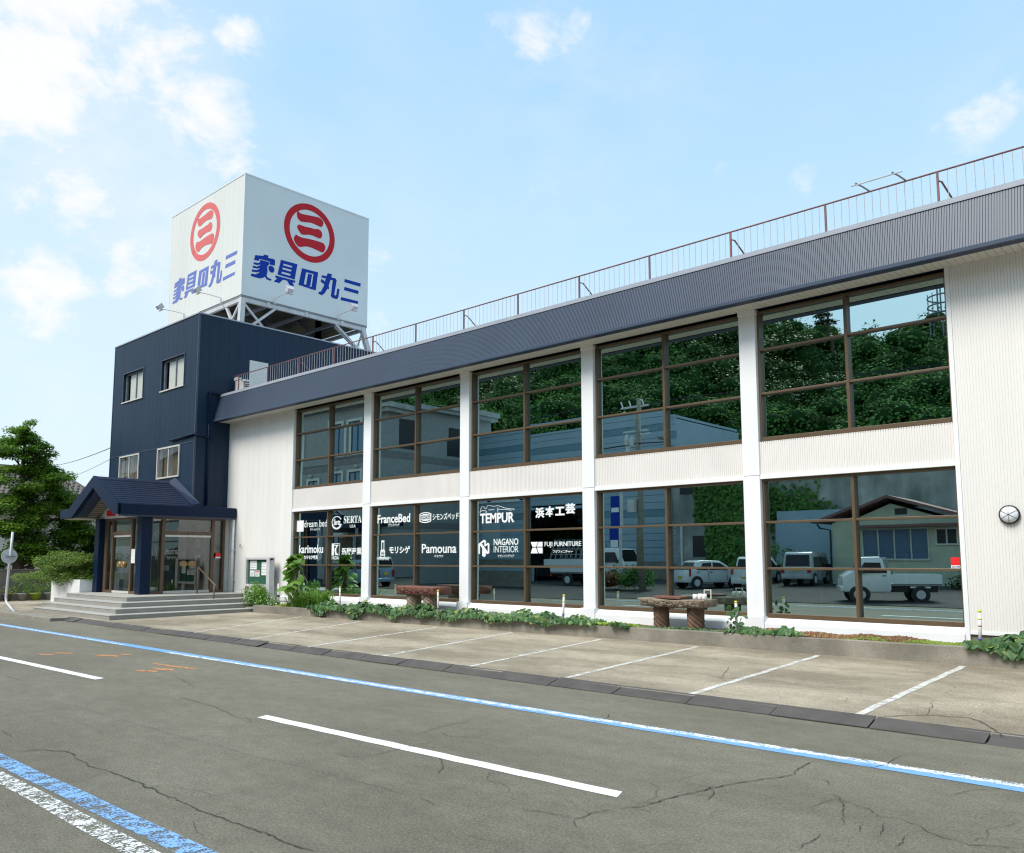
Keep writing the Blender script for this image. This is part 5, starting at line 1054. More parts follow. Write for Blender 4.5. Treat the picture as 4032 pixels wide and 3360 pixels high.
# tiled house behind the maple
hs=thing('tiled_house','old house with grey tiled hip roof behind the maple tree','house',(-62,20,0))
MB().box(-68,-59.5,11.5,22.6,0,5.7).build('wall',M('house_wall',(.62,.60,.55),.8,.06),hs)
rA=np.array([-61.5,13.0,7.95]); rB=np.array([-61.5,20.4,7.95]); eB=np.array([-57.5,23.0,5.35]); eA=np.array([-57.5,11.0,5.35])
MB().add([rA-(0,0,.12),rB-(0,0,.12),eB-(0,0,.12),eA-(0,0,.12),(-65.5,23,5.2),(-65.5,11,5.2)],[(0,1,2,3),(1,4,2),(0,3,5),(0,5,4,1),(2,4,5,3)]).build('roof',M('roof_underlay',(.06,.05,.045),.9,.1),hs)
tl=None; rows=13
slope=(eB-rB); 
for r_ in range(rows):
    t=(r_+.5)/rows; yl=rA[1]+(eA[1]-rA[1])*t; yr=rB[1]+(eB[1]-rB[1])*t; x=rA[0]+(eA[0]-rA[0])*t; z=rA[2]+(eA[2]-rA[2])*t
    y=yr-.16; c=0
    while y>max(yl,yr-7.2) and c<22:
        loc=(x,y,z+.05)
        if tl is None:
            mb=MB(); pr=[(-.17,-.02),(-.09,.035),(0,.05),(.09,.02),(.17,-.03)]
            for u_ in (-.21,.21):
                for yy,zz in pr: mb.v.append((u_,yy,zz+(.02 if u_>0 else 0)))
                for yy,zz in pr: mb.v.append((u_,yy,zz-.03))
            mb.f=[(i,i+1,i+11,i+10) for i in range(4)]+[(i+15,i+16,i+6,i+5) for i in range(4)]+[(10,11,12,13,14,19,18,17,16,15)]
            o=tl=lbuild(mb,'roof_tile','tile',hs,loc,fix=False); tl.rotation_euler=(0,math.atan2(2.6,4.0),0)
        else: o=lcopy(tl,loc)
        y-=.335; c+=1
MB().bar(rA+(0,0,.06),rB+(0,0,.06),.28,.22).build('ridge_tiles','tile',hs)
MB().bar(rB+(0,0,.05),eB+(0,0,.02),.22,.16).build('hip_tiles','tile',hs)
MB().box(-59.49,-59.4,13,15,1.2,2.6).box(-59.49,-59.4,17,20,1.2,2.6).build('window','black',hs)
fc=thing('white_fence','pale slatted fence seen through leaves behind the garden','fence',(-52,18,0)); MB().box(-52.1,-52,10.2,26,0,2.9).build('panel','soffit',fc)
for i,(z0,z1,dz) in enumerate(((6.786,8.71,.35),(6.3,7.2,.5))):
    wr=thing('power_cable',['upper cable running from the tower into the maple','lower thin cable behind the maple'][i],'cable',(-37.32,14.6,z0)); a=Vector((-37.30,14.65+i*.02,z0)); b=Vector((-95,29.5,z1+3))
    MB().tube([a+(b-a)*t-Vector((0,0,4*dz*t*(1-t)*1.2)) for t in [k/16 for k in range(17)]],.022 if i==0 else .012,5).build('cable','galvd',wr)
# ------------------------------------------------------------------ across the road (seen in the shop windows)
LZ=.30
# wooded hill
def hillh(x,y):
    d=-y-22
    if d<0: return -.1
    t=min(1,d/75); ridge=28.3+9*max(0,min(1,(-x-45)/16))+1.2*math.sin(x*.07)+.8*math.sin(x*.19+1)-5*max(0,min(1,(x+28)/60))
    return ridge*(t**1.15)*(1 if d<75 else max(.6,1-(d-75)/400))-.1
sheet('hillside',-260,90,-180,-21,hillh,90,50,M('forest_floor',(.03,.04,.018),.95,.3,.3))
rng=np.random.default_rng(77)
MT['crown_shade']=M('crown_shade_core',(.026,.060,.018),.95,.3,2,spec=.05)  # dark green cores: shade inside the crowns put into the colour
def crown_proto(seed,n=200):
    r=np.random.default_rng(seed); bl=[(0,0,0,1,1,.8)]+[(r.normal()*.5,r.normal()*.5,r.uniform(-.1,.6),r.uniform(.35,.6),r.uniform(.35,.6),r.uniform(.3,.45)) for k in range(7)]
    V,F=ell_leaves(bl,n,.098,r,shell=.78,upbias=.75,aspect=.85,jit=.3); Vs=[V];Fs=[F];o=len(V); na,nb=11,6
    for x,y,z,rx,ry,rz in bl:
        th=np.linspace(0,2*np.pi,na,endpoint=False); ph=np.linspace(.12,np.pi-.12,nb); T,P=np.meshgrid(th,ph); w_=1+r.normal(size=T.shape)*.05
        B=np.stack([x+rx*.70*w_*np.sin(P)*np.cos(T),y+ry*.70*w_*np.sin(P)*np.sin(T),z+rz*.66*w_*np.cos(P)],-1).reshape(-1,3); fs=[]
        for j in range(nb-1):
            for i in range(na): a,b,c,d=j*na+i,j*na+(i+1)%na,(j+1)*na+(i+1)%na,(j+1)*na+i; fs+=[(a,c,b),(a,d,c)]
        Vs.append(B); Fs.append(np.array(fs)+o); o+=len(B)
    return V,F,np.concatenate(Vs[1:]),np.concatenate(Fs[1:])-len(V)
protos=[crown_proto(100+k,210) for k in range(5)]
def forest(name,pts,mat):
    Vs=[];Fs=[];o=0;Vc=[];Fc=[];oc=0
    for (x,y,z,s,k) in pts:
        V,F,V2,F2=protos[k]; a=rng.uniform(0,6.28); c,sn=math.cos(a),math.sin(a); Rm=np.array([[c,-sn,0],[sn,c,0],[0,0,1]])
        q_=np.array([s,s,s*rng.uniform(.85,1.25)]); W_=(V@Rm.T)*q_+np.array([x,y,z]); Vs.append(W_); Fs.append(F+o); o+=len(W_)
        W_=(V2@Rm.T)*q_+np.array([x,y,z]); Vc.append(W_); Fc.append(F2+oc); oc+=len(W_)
    oc_=npmesh('forest_shade_cores',np.concatenate(Vc),np.concatenate(Fc),'crown_shade'); oc_['kind']='stuff'  # solid blobs standing in for the shaded crown insides, no branches
    ob=npmesh(name,np.concatenate(Vs),np.concatenate(Fs),mat); ob['kind']='stuff'; return ob
pa=[];pb_=[]
for k in range(860):
    y=-rng.uniform(24,118); x=rng.uniform(-1.25*(33-y)-10,-.10*(33-y)+8); s=rng.uniform(1.9,3.3)*(1+.005*(-y)); z=hillh(x,y)+s*rng.uniform(.6,1.1)
    (pb_ if (math.sin(x*.11+1)+math.sin(y*.13))>1.15 else pa).append((x,y,z,s,k%5))
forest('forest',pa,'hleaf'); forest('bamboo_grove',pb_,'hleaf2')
pine=thing('pine_tree','lone layered pine on the hill skyline','tree',(-48.5,-93,36)); 
V,F=ell_leaves([(-48.5+rng.normal()*.8,-93,40+1.1*i,1.7-.26*i,1.7-.26*i,.25) for i in range(6)],150,.35,rng); npmesh('crown',V,F,'dkleaf',pine); MB().tube([(-48.5,-93,33),(-48.5,-93,46)],[.3,.08],7).build('trunk','brownpost',pine)
ct=thing('radio_tower','steel lattice radio tower with ring platform on the hill','tower',(-32.0,-93,30)); t=MB()
for a in range(4): q=math.pi/4+a*math.pi/2; t.tube([(-32.0+1.2*math.cos(q),-93+1.2*math.sin(q),30),(-32.0+1.1*math.cos(q),-93+1.1*math.sin(q),41.5)],.12,5)
t.build('mast','galvd',ct); t=MB()
for z in (36.4,37.6,38.9):
    t.tube([(-32.0+2.3*math.cos(k*.2618),-93+2.3*math.sin(k*.2618),z) for k in range(25)],.11,5)
for k in range(12): t.tube([(-32.0+2.3*math.cos(k*.5236),-93+2.3*math.sin(k*.5236),36.4),(-32.0+2.3*math.cos(k*.5236),-93+2.3*math.sin(k*.5236),39.4)],.07,4)
t.build('ring_platform','galvd',ct); t=MB()
for z in (31.5,33,34.5): t.tube([(-31.5,-91.9,z),(-33.7,-91.9,z+1.4)],.06,4)
t.build('bracing','galvd',ct)
# blue-grey warehouse
MW=M('warehouse_cladding',(.30,.40,.47),.5,.06,.5); MW2=M('warehouse_band',(.14,.25,.31),.5,.06); MCB=M('grey_tile_wall',(.29,.29,.28),.7,.08,3); MCB2=M('tile_band_brown',(.20,.185,.18),.7,.1)
wh=thing('warehouse','blue grey metal clad warehouse with open shutter across the road','warehouse',(-43,-16,LZ))
wx0,wx1,wy=-57.5,-29.2,-15.6
hol=[(-42.0,-36.4,LZ,5.5),(-54.8,-50.4,LZ,5.75)]
for z in np.arange(LZ+1.2,11.2,.48):
    inh=[h for h in hol if z<h[3]-.05]; segs=[(wx0,wx1)]
    for h in inh:
        ns=[]
        for a,b in segs:
            if h[0]<b and h[1]>a: ns+=[(a,h[0]),(h[1],b)]
            else: ns.append((a,b))
        segs=[q for q in ns if q[1]-q[0]>.05]
    mt=MW2 if (abs(z-5.0)<.3 or abs(z-10.1)<.3) else MW
    for a,b in segs: MB().box(a,b,wy-.2,wy,z+.012,z+.468).build('wall_board',mt,wh)
t=MB()
for a,b in ((wx0,-54.8),(-50.4,-42.0),(-36.4,wx1)): t.box(a,b,wy-.25,wy-.005,LZ-.1,LZ+1.19)
t.build('concrete_base','kerb',wh)
MB().box(wx0,wx1,wy-9,wy-8.8,LZ,11.5).box(wx0,wx0+.1,wy-8.8,wy-.2,LZ,11.5).box(wx1-.1,wx1,wy-8.8,wy-.2,LZ,11.5).box(wx0,wx1,wy-8.8,wy+.05,11.58,11.75).build('shell',MW,wh)
for a,b,c,z in hol: MB().box(a-.15,a,wy-.2,wy+.03,LZ,z).box(b,b+.15,wy-.2,wy+.03,LZ,z).box(a-.15,b+.15,wy-.2,wy+.03,z,z+.2).build('shutter_frame',MW,wh)
for x,wd in ((-53.5,.5),(-52.4,.7),(-51.3,.5)): MB().box(x,x+wd,wy-1.2,wy-1.0,LZ,4.0).build('stored_board','lace',wh)
sgn=MB().box(-48.9,-42.5,wy+.02,wy+.12,6.28,7.3).build('sign_board','lett',wh)
d=MB().box(-43.1,-42.7,wy+.121,wy+.13,6.35,7.25).box(-46.6,-46.2,wy+.121,wy+.13,6.35,7.25); d.build('sign_print','blue',wh)
d=MB(); put_text(d,'アルミサッシ',-46.0,-44.7,6.45,6.85,wy+.14,mirror=True); put_text(d,'ガラス',-44.4,-43.3,6.45,6.85,wy+.14,mirror=True); put_text(d,'バルコニー',-48.6,-46.9,6.45,6.8,wy+.14,mirror=True); d.build('sign_lettering','blue',wh,fix=False)
MB().box(-47.2,-45.2,wy+.02,wy+.09,2.6,5.9).build('white_door_panel',M('pale_panel',(.42,.5,.55),.5,.05),wh)
# grey tiled office
go_=thing('tiled_office','grey tiled two storey office with brown band and framed windows','building',(-56,-6,LZ))
gx=-48.0; gy=-5.8
MB().box(-70,gx,gy-11,gy,0,13.3).build('wall',MCB,go_)
MB().box(-70,gx+.012,gy-11,gy+.012,9.2,9.75).box(-70,gx+.012,gy-11,gy+.012,4.1,4.6).build('band',MCB2,go_)
MB().box(-70.3,gx+.5,gy-11.3,gy+.5,13.31,13.6).box(-70.4,gx+.7,gy-11.4,gy+.7,13.61,14.0).build('cornice',M('cornice_concrete',(.36,.36,.34),.8,.2,2),go_)
for x0,x1,z0,z1 in ((-54.4,-52.9,10.2,12.3),(-52.0,-50.5,10.2,12.3),(-59.8,-58.8,10.0,12.2),(-57.4,-56.1,7.2,8.6),(-54.4,-53.0,7.2,8.6),(-52.0,-50.6,7.2,8.6),(-60,-59,7.2,8.6),(-54,-52.6,2.4,4.0)):
    f=MB().box(x0-.25,x1+.25,gy+.013,gy+.10,z0-.3,z0).box(x0-.25,x0,gy+.013,gy+.10,z0,z1+.2).box(x1,x1+.25,gy+.013,gy+.10,z0,z1+.2).box(x0,x1,gy+.013,gy+.10,z1,z1+.2).build('window','soffit',go_)
    MB().box(x0,x1,gy+.013,gy+.02,z0,z1).build('glass',M('office_glass',(.10,.20,.30),.1,.03),f); MB().box(x0,x0+.08,gy+.02,gy+.05,z0,z1).box(x1-.08,x1,gy+.02,gy+.05,z0,z1).box((x0+x1)/2-.06,(x0+x1)/2+.06,gy+.02,gy+.05,z0,z1).box(x0+.08,x1-.08,gy+.02,gy+.05,z1-.08,z1).build('mullion','black',f)
for y0,y1 in ((-9.5,-7.4),(-14.5,-12.4)): MB().box(gx+.013,gx+.03,y0,y1,10.0,12.3).build('side_window','black',go_)
MB().tube([(gx-1.0,gy+.1,.3),(gx-1.0,gy+.1,13.2)],.07,6).build('drainpipe','pvc',go_)
for x,z in ((-57,9.0),(-53.6,9.0),(-51,9.0)): MB().lathe([(.15,z-.1),(.18,z),(.05,z+.12)],x,gy+.2,10).build('vent_hood','galv',go_)
# concrete building with ivy wall and house
cb=thing('concrete_building','old concrete building partly covered in ivy beyond the parked cars','building',(-20,-15,LZ))
MCW=M('stained_concrete',(.36,.36,.335),.9,.4,1.1,streak=.3,tint=(.24,.25,.22))
MB().prism([(-28.4,0),(-23.0,0),(-23.0,8.08),(-28.4,9.08)],'y',-22,-13.6).build('wall',MCW,cb); MB().box(-22.98,8,-22,-15.2,0,7.9).build('long_wall',MCW,cb)
MB().prism([(-28.95,9.22),(-22.5,8.02),(-22.5,8.2),(-28.95,9.40)],'y',-22,-13.35).build('roof','tile',cb)
for x0,x1,z0,z1 in ((-27.3,-26.1,5.3,6.9),(-27.2,-26.3,2.0,3.3)): MB().box(x0,x1,-13.6,-13.57,z0,z1).build('window','black',cb)
MB().tube([(-27.95,-13.5,.3),(-27.95,-13.5,9)],.08,8).build('drainpipe','pvc',cb)
rng=np.random.default_rng(31); n=9000; x=rng.uniform(-26.2,-16.0,n); z=rng.uniform(1,8.8,n); keep=(np.sin(x*.9)+np.sin(z*1.3+x*.5)+rng.normal(size=n)*.5+ (-x-20.5)*.55)>.2; x=x[keep];z=z[keep]; y=np.where(x<-23,-13.55,-15.15)
V,F=leaves(np.stack([x,y+rng.uniform(0,.25,len(x)),z],1),np.tile([0,1,.4],(len(x),1)),.32,rng,aspect=.8); iv=npmesh('wall_ivy',V,F,'hleaf'); iv['kind']='stuff'
sh_=thing('steel_panel_fence','tall blue grey steel sheet leaning by the ivy wall','panel',(-20,-14.6,LZ)); MB().box(-21.8,-18.0,-14.65,-14.55,LZ,4.75).build('sheet',MW,sh_)
ho=thing('bungalow','pale green bungalow with gable and wide window behind the small truck','house',(-13,-10,LZ))
MH=M('bungalow_render',(.46,.48,.36),.8,.08,2); hy=-9.4
hx0,hx1,ap,ez=-16.4,-10.2,-13.6,3.62
MB().prism([(hx0,LZ),(hx1,LZ),(hx1,ez),(ap,4.75),(hx0,ez)],'y',hy-5,hy).build('wall',MH,ho)
for xa,za,xb,zb in ((ap,5.0,hx0-.9,3.66),(ap,5.0,hx1+.7,3.70)): MB().add([(xa,hy-5.2,za),(xa,hy+.5,za),(xb,hy+.5,zb),(xb,hy-5.2,zb),(xa,hy-5.2,za+.14),(xa,hy+.5,za+.14),(xb,hy+.5,zb+.14),(xb,hy-5.2,zb+.14)],[(3,2,1,0),(4,5,6,7),(0,1,5,4),(1,2,6,5),(2,3,7,6),(3,0,4,7)]).build('roof','rust',ho)
def hwin(x0,x1,z0,z1,nm,gl):
    f=MB().box(x0-.06,x1+.06,hy+.002,hy+.07,z0-.08,z0).box(x0-.06,x1+.06,hy+.002,hy+.07,z1,z1+.06); 
    for k in range(nm+1): xx=x0+(x1-x0)*k/nm; f.box(xx-.03,xx+.03,hy+.002,hy+.06,z0,z1)
    w_=f.build('window','alu',ho); MB().box(x0,x1,hy+.001,hy+.02,z0,z1).build('glass',gl,w_)
hwin(-14.75,-11.75,1.7,3.1,4,M('blue_curtain_glass',(.07,.14,.22),.25,.06,2)); hwin(-11.4,-10.5,2.4,3.05,2,'black')
MB().box(-15.1,-10.2,hy+.002,hy+.55,3.2,3.32).build('window_canopy','rust',ho); MB().box(-13.4,-12.85,hy+.002,hy+.02,4.2,4.5).build('gable_vent','black',ho)
MB().tube([(hx0-.6,hy+.4,3.6),(hx0-.5,hy+.3,3.4),(hx0-.05,hy+.1,3.3),(hx0-.05,hy+.1,.4)],.05,6).build('drainpipe','black',ho)
# utility pole and wires
up=thing('utility_pole','concrete utility pole with transformers and crossarms across the road','utility pole',(-23.6,-3,LZ))
MB().tube([(-23.6,-3,0),(-23.6,-3,10.2)],[.20,.12],12).build('pole','kerb',up,True)
t=MB().box(-24.7,-23.0,-3.05,-2.95,9.75,9.85).box(-23.7,-22.9,-3.05,-2.95,7.9,8.0).box(-23.7,-22.9,-3.05,-2.95,6.9,7.0).box(-24.5,-23.0,-3.06,-2.96,8.1,8.2); t.build('crossarm','galv',up)
for x,z in ((-24.4,9.3),(-24.2,7.7),(-24.15,7.1),(-23.9,7.6)): MB().lathe([(.12,z-.25),(.14,z),(.10,z+.2),(.03,z+.32)],x,-2.85,10).build('transformer','galv',up)
for x in (-24.6,-24.1,-23.3): MB().tube([(x,-3,9.85),(x-.12,-3,10.15)],.04,6).build('insulator','pvc',up)
MB().box(-24.15,-23.75,-2.95,-2.6,4.3,4.95).build('meter_box','galv',up)
p2=thing('utility_pole','slim steel pole with a blue advertising banner across the road','utility pole',(-26.2,-5,LZ)); MB().tube([(-26.2,-5,LZ),(-26.2,-5,6.0)],.09,8).build('pole','galv',p2)
b_=MB().box(-26.9,-26.3,-5.02,-4.98,2.4,5.4).build('banner','blue',p2); MB().box(-26.85,-26.35,-4.979,-4.975,4.5,4.75).box(-26.85,-26.35,-4.979,-4.975,2.4,2.8).build('banner_print','lett',b_)
for i,(z,y) in enumerate(((7.5,-2.9),(6.95,-2.95),(9.9,-3),(9.85,-3.1))):
    wr=thing('overhead_cable',['lower thick cable along the far side of the road','upper thick cable along the far side of the road','front thin wire on the pole top crossarm','rear thin wire on the pole top crossarm'][i],'cable',(-23.6,y,z),'cables on the far side of the road'); pts=[]
    for s0,s1 in ((-80,-23.6),(-23.6,35)):
        for k in range(13): u_=k/12; pts.append((s0+(s1-s0)*u_,y,z-4*.7*u_*(1-u_)))
    MB().tube(pts,.035 if i<2 else .018,5).build('cable','black',wr)
# plants across the road
for k,(x,y,r_,h,mt,lb) in enumerate(((-24.4,-3.6,1.3,1.25,'hleaf','green clipped hedge under the utility pole'),(-25.9,-3.4,.75,.95,'rustleaf','reddish bush beside the hedge'),(-19.6,-11.5,2.2,2.6,'hleaf','green bush at the foot of the ivy wall'),(-9.6,-7.2,.9,1.0,'dkleaf','weeds beside the bungalow'))):
    s_=thing('roadside_bush',lb,'bush',(x,y,LZ)); rng=np.random.default_rng(70+k); b2=[(x+rng.normal()*r_*.45,y+rng.normal()*r_*.3,rng.uniform(.5,h),.5,.45,.32) for q in range(22)]; V,F=ell_leaves(b2,170,.13,rng); npmesh('foliage',V,F,mt,s_)
# vehicles
MP={k:M(k+'_car_paint',c,.25,.02,1,coat=.6,spec=.6) for k,c in dict(white=(.66,.68,.68),silver=(.33,.35,.36),blue=(.16,.25,.32),dark=(.015,.017,.022)).items()}
MG=M('car_glass',(.010,.013,.014),.2,.02,1,spec=.3); MTY=M('tyre_rubber',(.02,.02,.02),.8,.1); MTL=M('tail_lamp_red',(.35,.012,.015),.2,.03,coat=.5); MYP=M('yellow_plate',(.55,.42,.02),.5,.03); MHL=M('headlamp',(.6,.62,.62),.15,.05)
def vehicle(name,label,loc,rot,prof,wdt,wheels,wr,wins_,paint,belt,tail=None,plate=None,head=None,taper=.12,grille=False,bump=None):
    """prof: outline in (x along car, z); front at +x"""
    t=thing(name,label,'truck' if 'truck' in name else ('van' if 'van' in name else 'car'),loc); t.rotation_euler=(0,0,rot)
    zt=max(z for x,z in prof)
    def hw(z): return wdt/2*(1-taper*max(0,(z-belt)/(zt-belt))) if z>belt else wdt/2*(1-.06*max(0,(.5-z)/.5))
    def lb(mb,nm,mt,par=t,**k):
        me=bpy.data.meshes.new(nm); o=bpy.data.objects.new(nm,me); C.objects.link(o); o.parent=par; me.from_pydata(mb.v,[],mb.f); me.materials.append(MT[mt] if isinstance(mt,str) else mt)
        bm=bmesh.new(); bm.from_mesh(me); bmesh.ops.recalc_face_normals(bm,faces=bm.faces); bm.to_mesh(me); bm.free()
        if k.get('bev'): b=o.modifiers.new('bevel','BEVEL'); b.width=k['bev']; b.segments=3; b.limit_method='ANGLE'; b.angle_limit=R(25); me.shade_smooth()
        return o
    n=len(prof); mb=MB(); mb.v=[(x,-hw(z),z) for x,z in prof]+[(x,hw(z),z) for x,z in prof]; mb.f=[tuple(range(n)),tuple(range(2*n-1,n-1,-1))]+[(i,(i+1)%n,n+(i+1)%n,n+i) for i in range(n)]
    body=lb(mb,'body',paint,bev=.05)
    for q in wins_:
        for s in (-1,1): lb(MB().add([(x,s*(hw(z)+.012),z) for x,z in q],[tuple(range(len(q)))]),'side_window',MG)
    for seg,a,b,m_ in tail.get('glass',[]) if tail else []:
        (xa,za),(xb,zb)=prof[seg],prof[(seg+1)%n]; p=lambda u:(xa+(xb-xa)*u,za+(zb-za)*u); dx,dz=xb-xa,zb-za; L_=math.hypot(dx,dz); nx,nz=dz/L_,-dx/L_
        if nx*(xa-0)<0 and abs(nx)>.3: nx,nz=-nx,-nz
        (x1,z1),(x2,z2)=p(a),p(b); f=m_
        lb(MB().add([(x1+nx*.055*0+nx*.012,-hw(z1)*f,z1+nz*.012),(x1+nx*.012,hw(z1)*f,z1+nz*.012),(x2+nx*.012,hw(z2)*f,z2+nz*.012),(x2+nx*.012,-hw(z2)*f,z2+nz*.012)],[(0,1,2,3)]),'screen',MG)
    for x in wheels:
        for s in (-1,1):
            def cyl(r,y0,y1,n=24):
                m=MB(); m.v=[(r*math.cos(2*math.pi*k/n),y0,r*math.sin(2*math.pi*k/n)) for k in range(n)]+[(r*math.cos(2*math.pi*k/n),y1,r*math.sin(2*math.pi*k/n)) for k in range(n)]; m.f=[tuple(range(n)),tuple(range(n,2*n))]+[(k,(k+1)%n,n+(k+1)%n,n+k) for k in range(n)]; return m
            yo=s*(wdt/2-.02)
            wl=lb(cyl(wr*1.22,yo-s*.05,yo+s*.022),'wheel_arch','gasket'); wl.location=(x,0,wr)
            wl=lb(cyl(wr,yo-s*.16,yo+s*.03),'wheel',MTY); wl.location=(x,0,wr); lb(cyl(wr*.62,yo-s*.02,yo+s*.04,16),'rim','galv',wl)
    if tail:
        for (x,z0,z1,y0,y1) in tail.get('lamps',[]):
            for s in (-1,1): lb(MB().box(x-.065,x+.06,min(s*y0,s*y1),max(s*y0,s*y1),z0,z1),'tail_lamp',MTL)
    for s in (-1,1):
        for q in wins_:
            xs_=[p[0] for p in q]; zb_=min(p[1] for p in q); lb(MB().box(max(xs_)+.03,max(xs_)+.045,min(s*(hw(.7)-.01),s*(hw(.7)+.008)),max(s*(hw(.7)-.01),s*(hw(.7)+.008)),.42,zb_),'door_seam','gasket')
            lb(MB().box(min(xs_)+.04,min(xs_)+.18,min(s*hw(.9),s*(hw(.9)+.025)),max(s*hw(.9),s*(hw(.9)+.025)),zb_-.12,zb_-.085),'door_handle','gasket')
        xf=max(p[0] for q in wins_ for p in q)-.1; lb(MB().box(xf-.03,xf+.06,min(s*hw(belt),s*(hw(belt)+.17)),max(s*hw(belt),s*(hw(belt)+.17)),belt+.02,belt+.2),'wing_mirror','black')
    if plate: x,z=plate; lb(MB().box(x-.02,x+.02,-.165,.165,z-.085,z+.085),'number_plate',MYP)
    if head:
        for (x,z0,z1,y0,y1) in head:
            for s in (-1,1): lb(MB().box(x-.05,x+.03,min(s*y0,s*y1),max(s*y0,s*y1),z0,z1),'headlamp',MHL)
    if bump:
        for x,z0,z1 in bump: lb(MB().box(x-.05,x+.05,-wdt/2*.96,wdt/2*.96,z0,z1),'bumper',paint,bev=.03)
    if grille: lb(MB().box(grille[0]-.02,grille[0]+.03,-.5,.5,grille[1],grille[2]),'grille','galv')
    return t,lb,hw
# silver kei van, rear towards the road
vanp=[(-1.68,.30),(-1.70,.75),(-1.62,1.20),(-1.46,1.80),(-1.30,1.90),(.9,1.88),(1.15,1.78),(1.55,1.05),(1.68,.80),(1.70,.30)]
vw=[[(-1.35,1.15),(-1.28,1.65),(-.62,1.68),(-.62,1.15)],[(-.52,1.15),(-.52,1.68),(.18,1.68),(.18,1.15)],[(.28,1.15),(.28,1.66),(.85,1.62),(1.22,1.15)]]
vt=dict(glass=[(2,.0,.92,.82),(6,.1,.95,.85)],lamps=[(-1.66,.62,1.05,.56,.72)])
vehicle('kei_van','silver boxy van parked tail to the road left of the small truck',(-17.3,-8.3,LZ),R(-97),vanp,1.47,(-1.05,1.2),.28,vw,MP['silver'],1.1,vt,(-1.70,.80),bump=[(-1.70,.32,.55)])
# white hatchback
hp=[(-1.65,.30),(-1.70,.60),(-1.62,.92),(-1.30,1.42),(-1.0,1.50),(.1,1.46),(.85,1.02),(1.55,.80),(1.70,.55),(1.68,.28)]
hw_=[[(-1.15,.98),(-.98,1.34),(-.45,1.38),(-.45,.95)],[(-.36,.95),(-.36,1.38),(.1,1.34),(.68,.98)]]
vehicle('hatchback','white rounded hatchback parked before the ivy',(-22.6,-7.7,LZ),R(-62),hp,1.5,(-1.12,1.15),.29,hw_,MP['white'],.95,dict(glass=[(2,.1,.92,.8),(5,.1,.95,.85)],lamps=[(-1.52,.62,1.2,.60,.74)]),(-1.70,.55),bump=[(-1.66,.3,.55)])
# white minivan
mp_=[(-1.68,.30),(-1.72,.65),(-1.66,1.05),(-1.50,1.58),(-1.35,1.68),(.5,1.66),(1.25,1.10),(1.65,.92),(1.72,.6),(1.70,.28)]
vehicle('minivan','white tall wagon parked tail to the road between hatchback and silver van',(-19.85,-8.0,LZ),R(-94),mp_,1.5,(-1.1,1.2),.29,[[(-1.4,1.1),(-1.3,1.5),(-.6,1.52),(-.6,1.1)],[(-.5,1.1),(-.5,1.52),(.3,1.5),(.95,1.1)]],MP['white'],1.05,dict(glass=[(2,.05,.95,.84),(5,.1,.95,.85)],lamps=[(-1.66,.75,1.2,.62,.74)]),(-1.74,.55),bump=[(-1.72,.3,.55)])
# white kei truck
kp=[(.05,.45),(.05,1.05),(.10,1.62),(.25,1.78),(.95,1.76),(1.30,1.15),(1.62,.95),(1.68,.45),(1.6,.35),(.1,.35)]
kt,lb,hwk=vehicle('kei_truck','small white flatbed truck parked in front of the bungalow',(-11.05,-.95,.06),R(180-28),kp,1.42,(1.12,-.95),.27,[[(.18,1.08),(.22,1.55),(.80,1.56),(1.10,1.08)]],MP['white'],1.05,dict(glass=[(4,.08,.95,.85)],lamps=[]),None,[(1.64,.62,.85,.42,.66)],bump=[(1.68,.38,.58)])
for s in (-1,1): lb(MB().box(-1.68,0,s*.70-.02,s*.70+.02,.68,1.02),'side_gate',MP['white'])
lb(MB().box(-1.70,-1.66,-.70,.70,.68,1.02),'tail_gate',MP['white']); lb(MB().box(-1.68,.02,-.68,.68,.60,.68),'load_bed','galvd'); lb(MB().box(-1.6,.2,-.4,.4,.35,.6),'chassis','black')
lb(MB().box(-.02,.02,-.66,.66,1.02,1.10).box(-.02,.02,-.66,-.62,1.1,1.75).box(-.02,.02,.62,.66,1.1,1.75).box(-.02,.02,-.62,.62,1.70,1.75),'cab_guard','galvd')
for s in (-1,1): lb(MB().box(-1.3,-.6,s*.66-.04,s*.66+.04,.52,.58),'mudguard',MP['white'])
# glass truck with rack
gp_=[(2.0,.5),(2.02,1.2),(2.08,2.0),(2.3,2.1),(3.3,2.05),(3.75,1.25),(3.85,.9),(3.85,.45),(2.1,.42)]
gt,lb,_=vehicle('rack_truck','white flatbed truck with a glass carrying rack before the warehouse shutter',(-32.0,-9.4,LZ),R(4),gp_,1.8,(2.9,-1.0),.36,[[(2.25,1.25),(2.3,1.85),(3.1,1.85),(3.45,1.25)]],MP['white'],1.2,dict(glass=[(4,.08,.95,.85)],lamps=[(-2.5,.55,.7,.5,.85)]),None,[(3.82,.6,.85,.5,.8)])
for s in (-1,1): lb(MB().box(-2.5,1.95,s*.88-.02,s*.88+.02,.85,1.25),'side_gate',MP['white'])
lb(MB().box(-2.53,-2.49,-.88,.88,.85,1.25),'tail_gate',MP['white']); lb(MB().box(-2.5,1.98,-.86,.86,.75,.85),'load_bed','galvd'); lb(MB().box(-2.4,2.1,-.4,.4,.45,.75),'chassis','black')
t=MB()
for x in np.arange(-2.2,1.6,.42): t.bar((x,-.75,.86),(x,-.12,2.5),.05).bar((x,.75,.86),(x,.12,2.5),.05)
for z in (1.2,1.55,1.9,2.25): 
    for s in (-1,1): yy=s*(.75-.63*(z-.86)/1.64); t.bar((-2.3,yy,z),(1.5,yy,z),.06)
lb(t,'glass_rack','galvd')
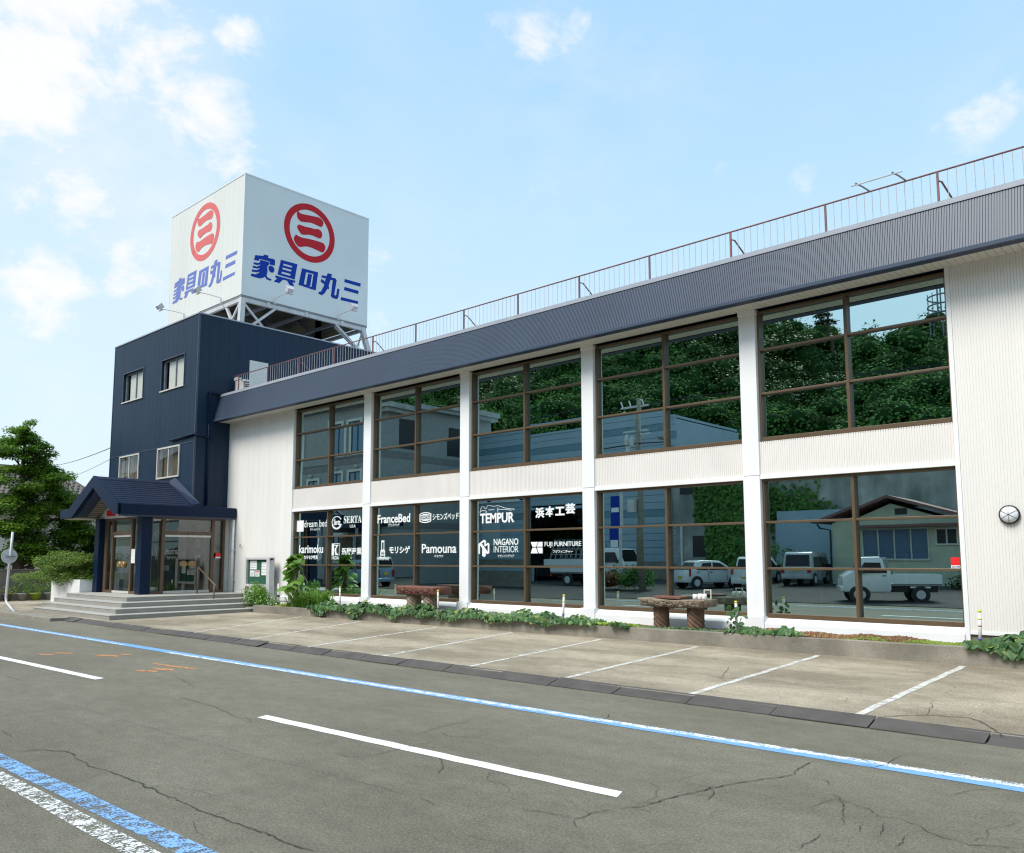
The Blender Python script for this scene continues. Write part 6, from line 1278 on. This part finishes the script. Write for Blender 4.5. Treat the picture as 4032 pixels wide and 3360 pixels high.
# blue van and dark car
vehicle('kei_van','blue grey boxy van stopped tail towards the shop',(-41.6,.3,.02),R(172),vanp,1.47,(-1.05,1.2),.28,vw,MP['blue'],1.1,vt,(-1.70,.80),bump=[(-1.70,.32,.55)])
vehicle('dark_car','dark wagon with chrome grille parked by the tiled office',(-46.0,-1.6,.2),R(8),mp_,1.7,(-1.1,1.2),.31,[[(-1.4,1.1),(-1.3,1.5),(-.6,1.52),(-.6,1.1)],[(-.5,1.1),(-.5,1.52),(.3,1.5),(.95,1.1)]],MP['dark'],1.05,dict(glass=[(5,.1,.95,.85)],lamps=[]),None,[(1.66,.75,.92,.45,.78)],grille=(1.70,.55,.8))
cp=thing('carport','dark blue carport with steel posts beside the tiled office','carport',(-47,-3.5,.2)); MB().box(-53,-45.3,-5.6,-1.2,4.2,4.7).build('roof','navyp',cp)
for x in (-52.8,-49,-45.5): MB().box(x,x+.15,-1.5,-1.35,.1,4.2).build('post','galvd',cp)
MB().box(-50.4,-48.9,-5.7,-5.6,.3,3.9).build('teal_door',M('teal_panel',(.02,.16,.18),.5,.1),cp); MB().box(-52.6,-51,-5.5,-5.3,1.2,3.6).build('stacked_boards','lace',cp); MB().box(-52.4,-51.2,-5.25,-5.15,.8,1.9).build('orange_cover',M('orange_sheet',(.45,.08,.02),.7,.1),cp)
# white slatted sign board further along the road
wb=thing('road_sign_board','long white slatted board with the shop name across the road','sign',(-72,-4,.1))
for k in range(14): MB().box(-76,-67.5,-4.05,-4.0,.75+.16*k,.75+.16*k+.145).build('slat','lett',wb)
for x in (-75.8,-71.8,-67.8): MB().box(x,x+.15,-4.25,-4.06,0,3.0).build('post','galv',wb)
d=MB(); n0=len(d.v); put_text(d,'家具の丸三',-75.4,-70.2,1.35,2.35,-3.98,mirror=True); d.build('sign_lettering','blue',wb,fix=False)
d=MB(); ring(d,-69.2,1.85,.5,.38,-3.98); put_text(d,'三',-69.5,-68.9,1.6,2.1,-3.98,mirror=True); d.build('emblem','red',wb,fix=False)
